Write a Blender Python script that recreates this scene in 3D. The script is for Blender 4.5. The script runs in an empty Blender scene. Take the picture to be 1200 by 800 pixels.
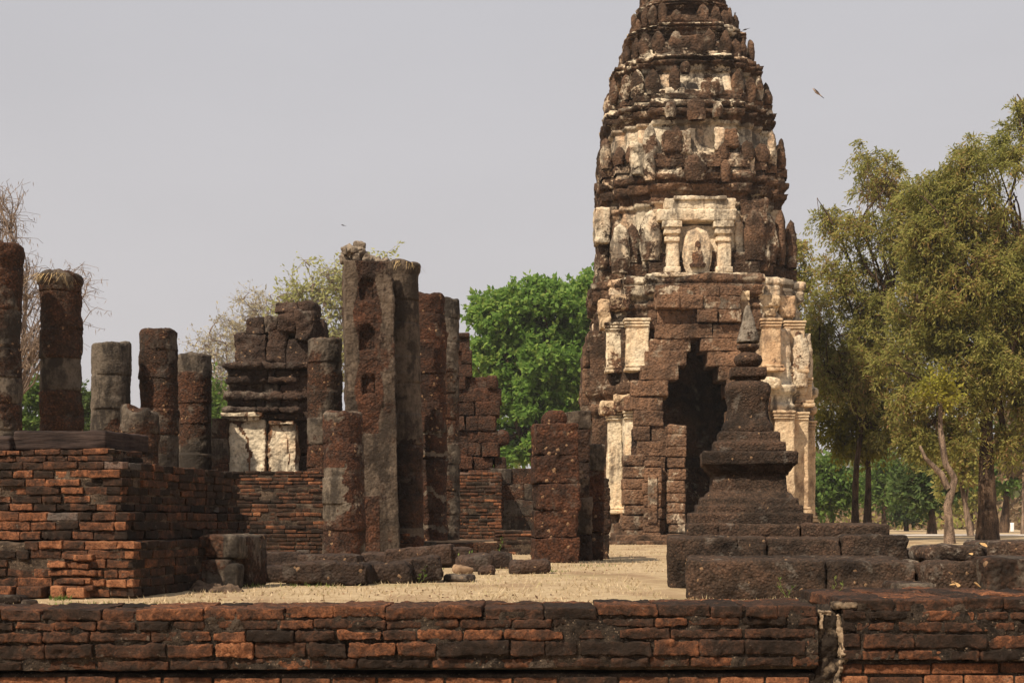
import bpy, math, random
import numpy as np
from mathutils import Vector, Matrix

# ------------------------------------------------------------------ camera, world, sun, exposure
scene = bpy.context.scene
COL = scene.collection
F = 50.0 / 36.0 * 1200.0        # focal length in photo pixels
HZ = 612.0                      # horizon row in the photo
EYE = 0.6
HAZE = 0.00036

cam_d = bpy.data.cameras.new('camera'); cam = bpy.data.objects.new('camera', cam_d); COL.objects.link(cam)
cam.location = (0, 0, EYE); cam.rotation_euler = (math.radians(90), 0, 0)
cam_d.lens = 50.0; cam_d.sensor_width = 36.0
cam_d.shift_y = (HZ - 400.0) / 1200.0
cam_d.clip_start = 0.05; cam_d.clip_end = 5000
scene.camera = cam

SUN_EL = math.radians(50); SUN_AZ = math.radians(220)      # azimuth clockwise from +Y
w = bpy.data.worlds.new('World'); scene.world = w; w.use_nodes = True
wt = w.node_tree; wt.nodes.clear()
sky = wt.nodes.new('ShaderNodeTexSky'); sky.sky_type = 'NISHITA'; sky.sun_disc = False
sky.sun_elevation = SUN_EL; sky.sun_rotation = SUN_AZ; sky.dust_density = 6.0; sky.air_density = 1.2
hsv = wt.nodes.new('ShaderNodeHueSaturation'); hsv.inputs['Saturation'].default_value = 0.35
wt.links.new(sky.outputs[0], hsv.inputs['Color'])
tc = wt.nodes.new('ShaderNodeTexCoord'); sx = wt.nodes.new('ShaderNodeSeparateXYZ')
wt.links.new(tc.outputs['Generated'], sx.inputs[0])
rp = wt.nodes.new('ShaderNodeValToRGB')
rp.color_ramp.elements[0].position = 0.0; rp.color_ramp.elements[0].color = (0.610, 0.578, 0.577, 1)
rp.color_ramp.elements[1].position = 0.40; rp.color_ramp.elements[1].color = (0.540, 0.536, 0.568, 1)
wt.links.new(sx.outputs[2], rp.inputs[0])
scl = wt.nodes.new('ShaderNodeVectorMath'); scl.operation = 'SCALE'; scl.inputs['Scale'].default_value = 8.25
cn = wt.nodes.new('ShaderNodeTexNoise'); cn.inputs['Scale'].default_value = 2.2; cn.inputs['Detail'].default_value = 4; cn.inputs['Roughness'].default_value = 0.55
cmap = wt.nodes.new('ShaderNodeMapping'); cmap.inputs['Scale'].default_value = (1.0, 1.0, 2.6); wt.links.new(tc.outputs['Generated'], cmap.inputs[0]); wt.links.new(cmap.outputs[0], cn.inputs['Vector'])
cr2 = wt.nodes.new('ShaderNodeMapRange'); cr2.inputs[1].default_value = 0.3; cr2.inputs[2].default_value = 0.7; cr2.inputs[3].default_value = 0.965; cr2.inputs[4].default_value = 1.04; wt.links.new(cn.outputs['Fac'], cr2.inputs[0])
cs2 = wt.nodes.new('ShaderNodeVectorMath'); cs2.operation = 'SCALE'; wt.links.new(rp.outputs[0], cs2.inputs[0]); wt.links.new(cr2.outputs[0], cs2.inputs['Scale'])
wt.links.new(cs2.outputs[0], scl.inputs[0])
mx = wt.nodes.new('ShaderNodeMix'); mx.data_type = 'RGBA'; mx.inputs[0].default_value = 0.93
wt.links.new(hsv.outputs[0], mx.inputs[6]); wt.links.new(scl.outputs[0], mx.inputs[7])
bg = wt.nodes.new('ShaderNodeBackground'); bg.inputs['Strength'].default_value = 0.1
wt.links.new(mx.outputs[2], bg.inputs['Color'])
wo = wt.nodes.new('ShaderNodeOutputWorld'); wt.links.new(bg.outputs[0], wo.inputs['Surface'])

sd = bpy.data.lights.new('sun', 'SUN'); so = bpy.data.objects.new('sun', sd); COL.objects.link(so)
sd.energy = 5.0; sd.angle = math.radians(0.6); sd.color = (1.0, 0.87, 0.70)
sdir = Vector((math.sin(SUN_AZ) * math.cos(SUN_EL), math.cos(SUN_AZ) * math.cos(SUN_EL), math.sin(SUN_EL)))
so.rotation_euler = (-sdir).to_track_quat('-Z', 'Y').to_euler(); so.location = (-10, -10, 30)

scene.view_settings.view_transform = 'Standard'; scene.view_settings.look = 'None'
scene.view_settings.exposure = 0.34; scene.view_settings.gamma = 1.0

rnd = random.Random(7)
rng = np.random.default_rng(7)

def WX(px, Y): return (px - 600.0) * Y / F
def WZ(py, Y): return EYE + (HZ - py) * Y / F

# ------------------------------------------------------------------ noise
def _hash(ix, iy, iz):
    h = (ix.astype(np.int64) * 374761393 + iy.astype(np.int64) * 668265263 + iz.astype(np.int64) * 1274126177) & 0xffffffff
    h = ((h ^ (h >> 13)) * 1103515245) & 0xffffffff
    h = ((h ^ (h >> 16)) * 2246822519) & 0xffffffff
    h = h ^ (h >> 15)
    return (h & 0xffffff) / 8388607.5 - 1.0
def vnoise(p):
    i = np.floor(p); f = p - i; u = f * f * (3 - 2 * f)
    i = i.astype(np.int64); x, y, z = i[:, 0], i[:, 1], i[:, 2]
    ux, uy, uz = u[:, 0], u[:, 1], u[:, 2]
    def L(a, b, t): return a + (b - a) * t
    return L(L(L(_hash(x, y, z), _hash(x+1, y, z), ux), L(_hash(x, y+1, z), _hash(x+1, y+1, z), ux), uy),
             L(L(_hash(x, y, z+1), _hash(x+1, y, z+1), ux), L(_hash(x, y+1, z+1), _hash(x+1, y+1, z+1), ux), uy), uz)
def fbm(p, octv=3, lac=2.13, gain=0.5):
    a = 1.0; s = np.zeros(len(p)); t = 0.0; q = np.array(p, dtype=float)
    for k in range(octv):
        s += a * vnoise(q + 17.3 * k); t += a; a *= gain; q = q * lac
    return s / t
def rough_d(p, amp, f=1.0):
    pit = np.maximum(0, vnoise(p * 30 * f + 5.5) - 0.15)
    return amp * (fbm(p * 2.6 * f, 2) * 1.1 + fbm(p * 10 * f + 3.1, 2) * 0.55 + vnoise(p * 24 * f) * 0.22 - pit * 0.6)

# ------------------------------------------------------------------ mesh builder
class MB:
    def __init__(s): s.V = []; s.Q = []; s.T = []; s.C = []; s.n = 0; s.qm = []; s.tm = []
    def add(s, v, q=None, t=None, cov=0.0, mi=0):
        v = np.asarray(v, float)
        if q is not None and len(q):
            q = np.asarray(q, np.int64) + s.n; s.Q.append(q); s.qm.append(np.full(len(q), mi))
        if t is not None and len(t):
            t = np.asarray(t, np.int64) + s.n; s.T.append(t); s.tm.append(np.full(len(t), mi))
        c = np.full(len(v), cov, float) if np.isscalar(cov) else np.asarray(cov, float)
        s.V.append(v); s.C.append(c); s.n += len(v)
    def build(s, name, mats, parent=None, loc=None, smooth=True, sharp=None):
        if not isinstance(mats, (list, tuple)): mats = [mats]
        V = np.concatenate(s.V); C = np.concatenate(s.C)
        if parent is not None: off = np.array(parent['_o'])
        else: off = np.array(loc if loc is not None else (0, 0, 0), float)
        V = V - off
        me = bpy.data.meshes.new(name)
        Q = np.concatenate(s.Q) if s.Q else np.zeros((0, 4), np.int64)
        T = np.concatenate(s.T) if s.T else np.zeros((0, 3), np.int64)
        me.vertices.add(len(V)); me.vertices.foreach_set('co', V.astype(np.float32).ravel())
        li = np.concatenate([Q.ravel(), T.ravel()]).astype(np.int32)
        me.loops.add(len(li)); me.loops.foreach_set('vertex_index', li)
        ls = np.concatenate([np.arange(len(Q)) * 4, len(Q) * 4 + np.arange(len(T)) * 3]).astype(np.int32)
        me.polygons.add(len(ls)); me.polygons.foreach_set('loop_start', ls)
        mi = np.concatenate(s.qm + s.tm).astype(np.int32)
        me.polygons.foreach_set('material_index', mi)
        me.polygons.foreach_set('use_smooth', np.full(len(ls), bool(smooth)))
        me.update(calc_edges=True)
        a = me.attributes.new('cov', 'FLOAT', 'POINT'); a.data.foreach_set('value', C.astype(np.float32))
        for m in mats: me.materials.append(m)
        if sharp: me.set_sharp_from_angle(angle=math.radians(sharp))
        o = bpy.data.objects.new(name, me); COL.objects.link(o)
        if parent is not None: o.parent = parent; o['_o'] = list(off)
        else: o.location = off; o['_o'] = list(off)
        return o

def tag(o, label, cat, group=None, kind=None):
    if label: o['label'] = label
    if cat: o['category'] = cat
    if group: o['group'] = group
    if kind: o['kind'] = kind
    return o
def thing(name, loc, label, cat, group=None):
    o = bpy.data.objects.new(name, None); COL.objects.link(o); o.location = loc; o['_o'] = list(loc)
    o.empty_display_size = 0.2
    return tag(o, label, cat, group)

def rotz(a): c, s = math.cos(a), math.sin(a); return np.array([[c, -s, 0], [s, c, 0], [0, 0, 1.0]])
def rotm(ax, ay, az):
    return np.array(Matrix.Rotation(az, 3, 'Z') @ Matrix.Rotation(ay, 3, 'Y') @ Matrix.Rotation(ax, 3, 'X'))

_tpl = {}
def _template(nx, ny, nz):
    k = (nx, ny, nz)
    if k in _tpl: return _tpl[k]
    ids = {}; pts = []; quads = []
    def vid(i, j, l):
        t = (i, j, l)
        if t not in ids: ids[t] = len(pts); pts.append(t)
        return ids[t]
    for i in range(nx):
        for j in range(ny):
            quads.append((vid(i, j, 0), vid(i, j+1, 0), vid(i+1, j+1, 0), vid(i+1, j, 0)))
            quads.append((vid(i, j, nz), vid(i+1, j, nz), vid(i+1, j+1, nz), vid(i, j+1, nz)))
    for i in range(nx):
        for l in range(nz):
            quads.append((vid(i, 0, l), vid(i+1, 0, l), vid(i+1, 0, l+1), vid(i, 0, l+1)))
            quads.append((vid(i, ny, l), vid(i, ny, l+1), vid(i+1, ny, l+1), vid(i+1, ny, l)))
    for j in range(ny):
        for l in range(nz):
            quads.append((vid(0, j, l), vid(0, j, l+1), vid(0, j+1, l+1), vid(0, j+1, l)))
            quads.append((vid(nx, j, l), vid(nx, j+1, l), vid(nx, j+1, l+1), vid(nx, j, l+1)))
    _tpl[k] = (np.array(pts), np.array(quads)); return _tpl[k]

def rblock(mb, c, dims, R=None, r=0.02, step=0.08, amp=0.006, f=1.0, cov=0.0, mi=0, taper=0.0, warp=0.0):
    """a rounded, weathered block; step may be a scalar or one value per axis"""
    if np.isscalar(step): step = (step,) * 3
    ax = []
    r = min(r, min(dims) * 0.48)
    for d, st in zip(dims, step):
        h = d / 2.0; n = max(1, int(round((d - 2 * r) / st)))
        inner = np.linspace(-h + r, h - r, n + 1)
        ax.append(np.concatenate([[-h, -h + 0.4 * r], inner, [h - 0.4 * r, h]]))
    P, Qd = _template(len(ax[0]) - 1, len(ax[1]) - 1, len(ax[2]) - 1)
    p = np.stack([ax[0][P[:, 0]], ax[1][P[:, 1]], ax[2][P[:, 2]]], 1)
    h = np.array(dims) / 2.0
    inn = np.clip(p, -(h - r), h - r); d = p - inn; ln = np.linalg.norm(d, axis=1, keepdims=True)
    nrm = d / np.maximum(ln, 1e-9); p = inn + nrm * r
    if taper: p[:, :2] *= (1 - taper * (p[:, 2:3] / dims[2] + 0.5))
    if R is not None: p = p @ R.T; nrm = nrm @ R.T
    p = p + np.array(c)
    if warp:
        p = p + warp * np.stack([fbm(p * 1.3 * f + 9, 2), fbm(p * 1.3 * f + 31, 2), fbm(p * 1.3 * f + 57, 2)], 1)
    if amp: p = p + nrm * rough_d(p, amp, f)[:, None]
    mb.add(p, Qd, cov=cov(p) if callable(cov) else cov, mi=mi)

def grid_normals(G):
    du = np.roll(G, -1, 1) - np.roll(G, 1, 1); dv = np.gradient(G, axis=0)
    n = np.cross(du, dv); return n / np.maximum(np.linalg.norm(n, axis=2, keepdims=True), 1e-9)
def loft(mb, G, amp=0.0, f=1.0, cov=0.0, mi=0, cap_top=True, cap_bot=False):
    """closed rings (M,N,3), listed bottom to top and counter-clockwise"""
    M, N = G.shape[:2]
    if amp:
        nn = grid_normals(G); d = rough_d(G.reshape(-1, 3), amp, f).reshape(M, N, 1); G = G + nn * d
    i = np.arange(M - 1)[:, None] * N; j = np.arange(N)[None, :]; j2 = (j + 1) % N
    q = np.stack([i + j, i + j2, i + N + j2, i + N + j], -1).reshape(-1, 4)
    V = G.reshape(-1, 3)
    cv = cov(V) if callable(cov) else (np.full(len(V), cov) if np.isscalar(cov) else np.asarray(cov))
    t = []; add = []
    if cap_top:
        k = len(V); V = np.concatenate([V, G[-1].mean(0)[None]]); cv = np.append(cv, cv[-1])
        t += [((M-1) * N + a, (M-1) * N + (a+1) % N, k) for a in range(N)]
    if cap_bot:
        k = len(V); V = np.concatenate([V, G[0].mean(0)[None]]); cv = np.append(cv, cv[0])
        t += [((a+1) % N, a, k) for a in range(N)]
    mb.add(V, q, t, cov=cv, mi=mi)

def dense(prof, step):
    """insert points into a (z, value...) profile so no gap is longer than step"""
    out = []
    for a, b in zip(prof[:-1], prof[1:]):
        a = np.array(a, float); b = np.array(b, float); n = max(1, int(math.ceil(np.linalg.norm((b - a)[:2]) / step)))
        for k in range(n): out.append(a + (b - a) * k / n)
    out.append(np.array(prof[-1], float)); return np.array(out)
def lathe(mb, c, prof, nseg=40, square=0.0, amp=0.0, f=1.0, cov=0.0, mi=0, step=0.05, rot=0.0, sx=1.0, sy=1.0, lean=(0, 0)):
    """profile of (z, radius); square=0 round .. 1 square"""
    pr = dense(prof, step); a = np.arange(nseg) / nseg * 2 * math.pi
    ca, sa = np.cos(a), np.sin(a)
    k = 1.0 / np.maximum(np.abs(ca), np.abs(sa)); k = 1 + (k - 1) * square
    ux, uy = ca * k * sx, sa * k * sy
    cr, sr = math.cos(rot), math.sin(rot); ux, uy = ux * cr - uy * sr, ux * sr + uy * cr
    G = np.zeros((len(pr), nseg, 3))
    hz = pr[:, 0:1]
    G[:, :, 0] = c[0] + pr[:, 1:2] * ux + lean[0] * hz; G[:, :, 1] = c[1] + pr[:, 1:2] * uy + lean[1] * hz; G[:, :, 2] = c[2] + hz
    loft(mb, G, amp, f, cov, mi)

def tube(mb, pts, radii, nseg=7, cov=0.0, mi=0, amp=0.0, f=1.0, cap=True):
    pts = np.asarray(pts, float); M = len(pts)
    tan = np.gradient(pts, axis=0); tan /= np.maximum(np.linalg.norm(tan, axis=1, keepdims=True), 1e-9)
    ref = np.array([0.31, 0.95, 0.05]); ref /= np.linalg.norm(ref)
    a = np.cross(tan, ref); bad = np.linalg.norm(a, axis=1) < 0.1
    a[bad] = np.cross(tan[bad], np.array([1.0, 0, 0.1])); a /= np.linalg.norm(a, axis=1, keepdims=True)
    b = np.cross(tan, a); th = np.arange(nseg) / nseg * 2 * math.pi
    r = np.asarray(radii, float)[:, None, None]
    G = pts[:, None, :] + r * (np.cos(th)[None, :, None] * a[:, None, :] + np.sin(th)[None, :, None] * b[:, None, :])
    if amp:
        V = G.reshape(-1, 3); nn = (G - pts[:, None, :]) / np.maximum(r, 1e-6)
        G = G + nn * (amp * (fbm(V * np.array([5, 5, 1.2]) * f, 3))).reshape(M, nseg, 1)
    loft(mb, G[:, ::-1] if False else G, 0, 1, cov, mi, cap_top=cap)

# ------------------------------------------------------------------ materials
class Mat:
    def __init__(s, name):
        s.m = bpy.data.materials.new(name); s.m.use_nodes = True; s.t = s.m.node_tree; s.t.nodes.clear()
        s.out = s.t.nodes.new('ShaderNodeOutputMaterial')
        s.b = s.t.nodes.new('ShaderNodeBsdfPrincipled'); s.t.links.new(s.b.outputs[0], s.out.inputs[0])
        s.b.inputs['Roughness'].default_value = 0.95; s.b.inputs['Specular IOR Level'].default_value = 0.12
        s.pos = s.node('ShaderNodeNewGeometry').outputs['Position']
    def node(s, t): return s.t.nodes.new(t)
    def set(s, inp, v):
        if hasattr(v, 'is_output'): s.t.links.new(v, inp)
        else: inp.default_value = v
    def scale(s, v):
        n = s.node('ShaderNodeVectorMath'); n.operation = 'MULTIPLY'; s.set(n.inputs[0], s.pos); n.inputs[1].default_value = v; return n.outputs[0]
    def noise(s, sc, det=4.0, rough=0.55, vec=None, dist=0.0):
        n = s.node('ShaderNodeTexNoise'); s.set(n.inputs['Vector'], vec if vec is not None else s.pos)
        n.inputs['Scale'].default_value = sc; n.inputs['Detail'].default_value = det; n.inputs['Roughness'].default_value = rough
        n.inputs['Distortion'].default_value = dist; return n.outputs['Fac']
    def voro(s, sc, feat='F1', vec=None, out='Distance', rand=1.0):
        n = s.node('ShaderNodeTexVoronoi'); n.feature = feat; s.set(n.inputs['Vector'], vec if vec is not None else s.pos)
        n.inputs['Scale'].default_value = sc; n.inputs['Randomness'].default_value = rand; return n.outputs[out]
    def ramp(s, v, stops, interp='LINEAR'):
        n = s.node('ShaderNodeValToRGB'); cr = n.color_ramp; cr.interpolation = interp
        while len(cr.elements) < len(stops): cr.elements.new(0.5)
        for e, (p, c) in zip(cr.elements, stops):
            e.position = p; e.color = (c, c, c, 1) if np.isscalar(c) else (*c, 1)
        s.set(n.inputs[0], v); return n.outputs[0]
    def math(s, op, a, b=0.0, c=None, clamp=False):
        n = s.node('ShaderNodeMath'); n.operation = op; n.use_clamp = clamp; s.set(n.inputs[0], a); s.set(n.inputs[1], b)
        if c is not None: s.set(n.inputs[2], c)
        return n.outputs[0]
    def mix(s, f, a, b, mode='MIX'):
        n = s.node('ShaderNodeMix'); n.data_type = 'RGBA'; n.blend_type = mode; s.set(n.inputs[0], f)
        for i, v in ((6, a), (7, b)):
            if isinstance(v, tuple) and len(v) == 3: v = (*v, 1)
            s.set(n.inputs[i], v)
        return n.outputs[2]
    def attr(s, name):
        n = s.node('ShaderNodeAttribute'); n.attribute_name = name; return n.outputs['Fac']
    def island(s): return s.node('ShaderNodeNewGeometry').outputs['Random Per Island']
    def bump(s, h, strength=0.6, dist=0.02, prev=None):
        n = s.node('ShaderNodeBump'); n.inputs['Strength'].default_value = strength; n.inputs['Distance'].default_value = dist
        s.set(n.inputs['Height'], h)
        if prev is not None: s.set(n.inputs['Normal'], prev)
        return n.outputs[0]
    def done(s, col, normal=None, rough=None):
        s.set(s.b.inputs['Base Color'], col)
        if normal is not None: s.set(s.b.inputs['Normal'], normal)
        if rough is not None: s.set(s.b.inputs['Roughness'], rough)
        return s.m

def laterite(name, black, brown, red, plaster, stain, alg=None, k=1.0, speck=0.0, streak=0.6, blackness=0.5, pk=2.4, algw=0.75, cell=0.6, soot=0.0):
    """weathered laterite that carries worn patches of plaster where 'cov' is high"""
    m = Mat(name); cov = m.attr('cov')
    big = m.noise(0.9 * k, 5, 0.6); mid = m.noise(5.0 * k, 7, 0.66); fine = m.noise(22 * k, 6, 0.7)
    band = m.noise(1.0, 4, 0.55, m.scale((0.5 * k, 0.5 * k, 2.6 * k)))
    t = m.math('ADD', m.math('MULTIPLY', big, 0.50), m.math('ADD', m.math('MULTIPLY', mid, 0.42), m.math('MULTIPLY', band, 0.30)))
    b0 = 0.50 + (blackness - 0.5) * 0.4
    base = m.ramp(t, [(b0, black), (b0 + 0.10, brown), (b0 + 0.22, red)])
    # gravelly laterite: dark pits between nodules of differing tone
    nod = m.voro(26 * k, 'F1'); cellc = m.voro(26 * k, 'F1', out='Color')
    hs = m.node('ShaderNodeSeparateColor'); m.set(hs.inputs[0], cellc)
    hot = tuple(min(1, c * 1.6) for c in red)
    base = m.mix(m.math('MULTIPLY', m.ramp(hs.outputs[0], [(0.35, 0.0), (1.0, 0.75 * cell)]), m.ramp(t, [(b0 + .02, 0.12), (b0 + .16, 0.9)])), base, hot)
    pits = m.ramp(nod, [(0.30, 0.0), (0.62, 0.75)])
    base = m.mix(m.math('MULTIPLY', pits, 0.9 * cell), base, black)
    base = m.mix(m.ramp(fine, [(0.36, 0.85), (0.50, 0.0)]), base, black)
    base = m.mix(m.ramp(m.noise(3.1 * k, 6, 0.65, dist=0.4), [(0.58, 0.0), (0.66, 0.45)]), base, tuple(0.55 * p + 0.02 for p in plaster))
    if soot:
        so_ = m.math('ADD', m.math('MULTIPLY', m.noise(1.0, 7, 0.68, m.scale((1.6, 1.6, .9)), .4), .7), m.math('MULTIPLY', mid, .3))
        base = m.mix(m.ramp(so_, [(.46, 0.0), (.58, soot)]), base, black)
    if speck:
        sp = m.math('GREATER_THAN', m.math('ADD', hs.outputs[1], m.math('MULTIPLY', mid, 0.02)), 1.006 - speck)
        base = m.mix(m.math('MULTIPLY', sp, 0.55), base, (0.36, 0.22, 0.12))
    # plaster, thin and broken at its edges, streaked with grime
    pn = m.math('ADD', m.math('MULTIPLY', m.noise(pk * k, 8, 0.66, dist=0.5), 0.75), m.math('MULTIPLY', fine, 0.25))
    msk = m.math('ADD', pn, m.math('MULTIPLY', cov, 0.36))
    mask = m.ramp(msk, [(0.525, 0.0), (0.575, 0.85), (0.66, 1.0)])
    sn = m.noise(1.0, 8, 0.70, m.scale((3.4 * k, 3.4 * k, 0.9 * k)))
    sn2 = m.noise(3.4 * k, 7, 0.7, dist=0.6)
    pcol = m.mix(m.ramp(mid, [(0.35, 0.0), (0.65, 1.0)]), plaster, tuple(c * 0.62 for c in plaster))
    if alg: pcol = m.mix(m.ramp(m.noise(0.9, 4, 0.6, m.scale((1.3, 1.3, 0.7))), [(0.46, 0.0), (0.66, algw)]), pcol, alg)
    pcol = m.mix(m.ramp(m.math('ADD', m.math('MULTIPLY', sn, 0.6), m.math('MULTIPLY', sn2, 0.4)), [(0.56 - 0.13 * streak, 0.0), (0.64 - 0.13 * streak, 0.92)]), pcol, stain)
    pcol = m.mix(m.ramp(fine, [(0.34, 0.6), (0.5, 0.0)]), pcol, stain)
    col = m.mix(mask, base, pcol)
    h = m.math('SUBTRACT', m.math('ADD', m.math('MULTIPLY', fine, 0.8), mid), m.math('MULTIPLY', nod, 0.55))
    h = m.math('MULTIPLY', h, m.math('SUBTRACT', 1.0, m.math('MULTIPLY', mask, 0.62)))
    nb = m.bump(h, 0.9, 0.04 / k)
    nb = m.bump(mask, 0.5, 0.02, nb)
    return m.done(col, nb)

def brickmat(name, grime=0.5, k=1.0, hot=1.0):
    """every brick has its own tone; black crust and bare orange clay alternate within a brick"""
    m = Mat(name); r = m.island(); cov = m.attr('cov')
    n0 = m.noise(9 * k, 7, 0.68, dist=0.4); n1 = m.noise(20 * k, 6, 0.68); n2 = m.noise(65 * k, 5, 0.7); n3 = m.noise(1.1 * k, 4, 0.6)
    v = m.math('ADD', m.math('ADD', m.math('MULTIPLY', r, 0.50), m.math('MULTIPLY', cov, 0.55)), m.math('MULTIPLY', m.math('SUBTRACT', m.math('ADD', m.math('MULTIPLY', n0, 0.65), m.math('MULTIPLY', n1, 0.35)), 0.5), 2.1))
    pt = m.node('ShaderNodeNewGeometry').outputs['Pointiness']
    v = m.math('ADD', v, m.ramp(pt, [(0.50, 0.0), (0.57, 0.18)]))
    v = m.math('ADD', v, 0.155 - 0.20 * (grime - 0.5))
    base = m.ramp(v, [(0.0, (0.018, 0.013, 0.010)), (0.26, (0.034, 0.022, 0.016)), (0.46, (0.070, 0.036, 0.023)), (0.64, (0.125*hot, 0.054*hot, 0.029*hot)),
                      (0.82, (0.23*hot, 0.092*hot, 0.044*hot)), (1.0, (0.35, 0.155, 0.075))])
    rr2 = m.math('FRACT', m.math('MULTIPLY', r, 37.7))
    base = m.mix(m.math('MULTIPLY', m.math('GREATER_THAN', rr2, 0.990), 0.6), base, (0.15, 0.13, 0.115))
    base = m.mix(m.ramp(n2, [(0.34, 0.75), (0.52, 0.0)]), base, (0.018, 0.013, 0.010))
    g = m.math('ADD', m.math('MULTIPLY', n3, 0.8), m.math('MULTIPLY', n1, 0.2))
    base = m.mix(m.ramp(g, [(0.66 - 0.2 * grime, 0.0), (0.78 - 0.2 * grime, 0.80)]), base, (0.024, 0.018, 0.014))
    lich = m.ramp(m.noise(14 * k, 7, 0.68), [(0.63, 0.0), (0.68, 0.5)])
    base = m.mix(lich, base, (0.17, 0.145, 0.115))
    h = m.math('ADD', n2, m.math('MULTIPLY', n1, 1.0))
    return m.done(base, m.bump(h, 1.0, 0.016 / k))

def mortarmat(name, a, b, k=1.0):
    m = Mat(name); n1 = m.noise(9 * k, 6, 0.65); n2 = m.noise(45 * k, 4, 0.6); n3 = m.noise(1.5 * k, 4, 0.6)
    col = m.mix(m.ramp(m.math('ADD', m.math('MULTIPLY', n1, 0.6), m.math('MULTIPLY', n3, 0.4)), [(0.42, 0.0), (0.60, 1.0)]), a, b)
    pb = m.voro(70 * k, 'F1', out='Color'); hs = m.node('ShaderNodeSeparateColor'); m.set(hs.inputs[0], pb)
    col = m.mix(m.math('MULTIPLY', m.math('GREATER_THAN', hs.outputs[0], 0.975), 0.45), col, (0.30, 0.22, 0.15))
    col = m.mix(m.ramp(m.noise(80 * k, 4, .7), [(.38, .85), (.52, 0.0)]), col, a)
    col = m.mix(m.ramp(m.noise(60 * k, 5, .7), [(.60, 0.0), (.70, .45)]), col, (.20, .155, .11))
    return m.done(col, m.bump(m.math('ADD', n1, m.math('MULTIPLY', n2, 0.9)), 1.0, 0.02 / k))

def leafmat(name, cols, trans=0.35):
    m = Mat(name); r = m.island(); n = m.noise(0.45, 3, 0.6)
    v = m.math('ADD', m.math('MULTIPLY', r, 0.7), m.math('MULTIPLY', m.math('SUBTRACT', n, 0.35), 1.0))
    st = [(0.1 + 0.8 * i / (len(cols) - 1), c) for i, c in enumerate(cols)]
    col = m.ramp(v, st); m.set(m.b.inputs['Base Color'], col); m.b.inputs['Roughness'].default_value = 0.6
    tr = m.node('ShaderNodeBsdfTranslucent'); m.set(tr.inputs['Color'], col)
    ms = m.node('ShaderNodeMixShader'); ms.inputs[0].default_value = trans
    m.t.links.new(m.b.outputs[0], ms.inputs[1]); m.t.links.new(tr.outputs[0], ms.inputs[2]); m.t.links.new(ms.outputs[0], m.out.inputs[0])
    return m.m

def barkmat(name, a, b, k=1.0):
    m = Mat(name); v = m.scale((9 * k, 9 * k, 1.6 * k)); n = m.noise(1.0, 6, 0.65, v); n2 = m.noise(2.2, 4, 0.6)
    col = m.mix(m.ramp(m.math('ADD', m.math('MULTIPLY', n, 0.65), m.math('MULTIPLY', n2, 0.35)), [(0.42, 0.0), (0.58, 1.0)]), a, b)
    n3 = m.noise(30, 5, .7); col = m.mix(m.ramp(n3, [(.36, .8), (.5, 0.0)]), col, tuple(c * .45 for c in a))
    return m.done(col, m.bump(m.math('ADD', n, m.math('MULTIPLY', n3, .5)), 1.0, 0.09))

def plainmat(name, a, b, sc=6.0, bump=0.4):
    m = Mat(name); n = m.noise(sc, 5, 0.6); return m.done(m.mix(m.ramp(n, [(0.35, 0.0), (0.65, 1.0)]), a, b), m.bump(n, bump, 0.02))

M_LAT = laterite('laterite_black', (0.018, 0.013, 0.010), (0.054, 0.031, 0.020), (0.098, 0.041, 0.022), (0.135, 0.108, 0.082), (0.026, 0.021, 0.017), speck=0.010, streak=0.75, pk=1.9, cell=.8)
M_LATRED = laterite('laterite_red', (0.021, 0.014, 0.011), (0.052, 0.027, 0.018), (0.106, 0.043, 0.023), (0.17, 0.135, 0.10), (0.035, 0.028, 0.022), speck=0.012, streak=0.6, blackness=0.44, pk=1.9)
M_CHEDI = laterite('laterite_chedi', (0.019, 0.014, 0.011), (0.056, 0.038, 0.027), (0.10, 0.058, 0.038), (0.25, 0.21, 0.165), (0.05, 0.042, 0.033), k=1.8, blackness=0.52, speck=0.0025, streak=0.5)
M_PLAS = laterite('pillar_plaster', (0.022, 0.015, 0.012), (0.058, 0.033, 0.022), (0.105, 0.044, 0.024), (0.145, 0.108, 0.078), (0.032, 0.024, 0.018), k=0.9, streak=0.78, pk=1.9)
M_PRANG = laterite('prang_stone', (0.028, 0.019, 0.013), (0.130, 0.076, 0.048), (0.225, 0.125, 0.072), (0.74, 0.63, 0.46), (0.10, 0.082, 0.064), alg=(0.50, 0.24, 0.10), k=0.6, streak=0.70, blackness=0.5, pk=3.6, algw=0.55, cell=.25, soot=.85)
M_PORCH = laterite('porch_stone', (0.035, 0.023, 0.016), (0.150, 0.088, 0.055), (0.255, 0.140, 0.080), (0.68, 0.56, 0.40), (0.075, 0.060, 0.046), k=0.6, streak=0.70, blackness=0.40, pk=3.6, cell=.25, soot=.35)
M_STUCW = laterite('weathered_stucco', (0.030, 0.021, 0.016), (0.11, 0.060, 0.038), (0.2, 0.10, 0.052), (0.78, 0.66, 0.48), (0.13, 0.105, 0.08), alg=(0.60, 0.36, 0.18), k=0.6, streak=0.48, pk=4.0, algw=0.5, cell=.3)
M_STUC = laterite('cream_stucco', (0.030, 0.021, 0.016), (0.11, 0.060, 0.038), (0.2, 0.10, 0.052), (0.82, 0.69, 0.49), (0.16, 0.125, 0.09), alg=(0.66, 0.40, 0.19), k=0.6, streak=0.36, pk=3.0, algw=0.5, cell=.3)
M_STUCR = laterite('ochre_stucco', (0.030, 0.021, 0.016), (0.11, 0.060, 0.038), (0.2, 0.10, 0.052), (0.66, 0.50, 0.32), (0.19, 0.125, 0.08), alg=(0.54, 0.31, 0.16), k=0.6, streak=0.45, pk=2.6, algw=.6, cell=.3)
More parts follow.
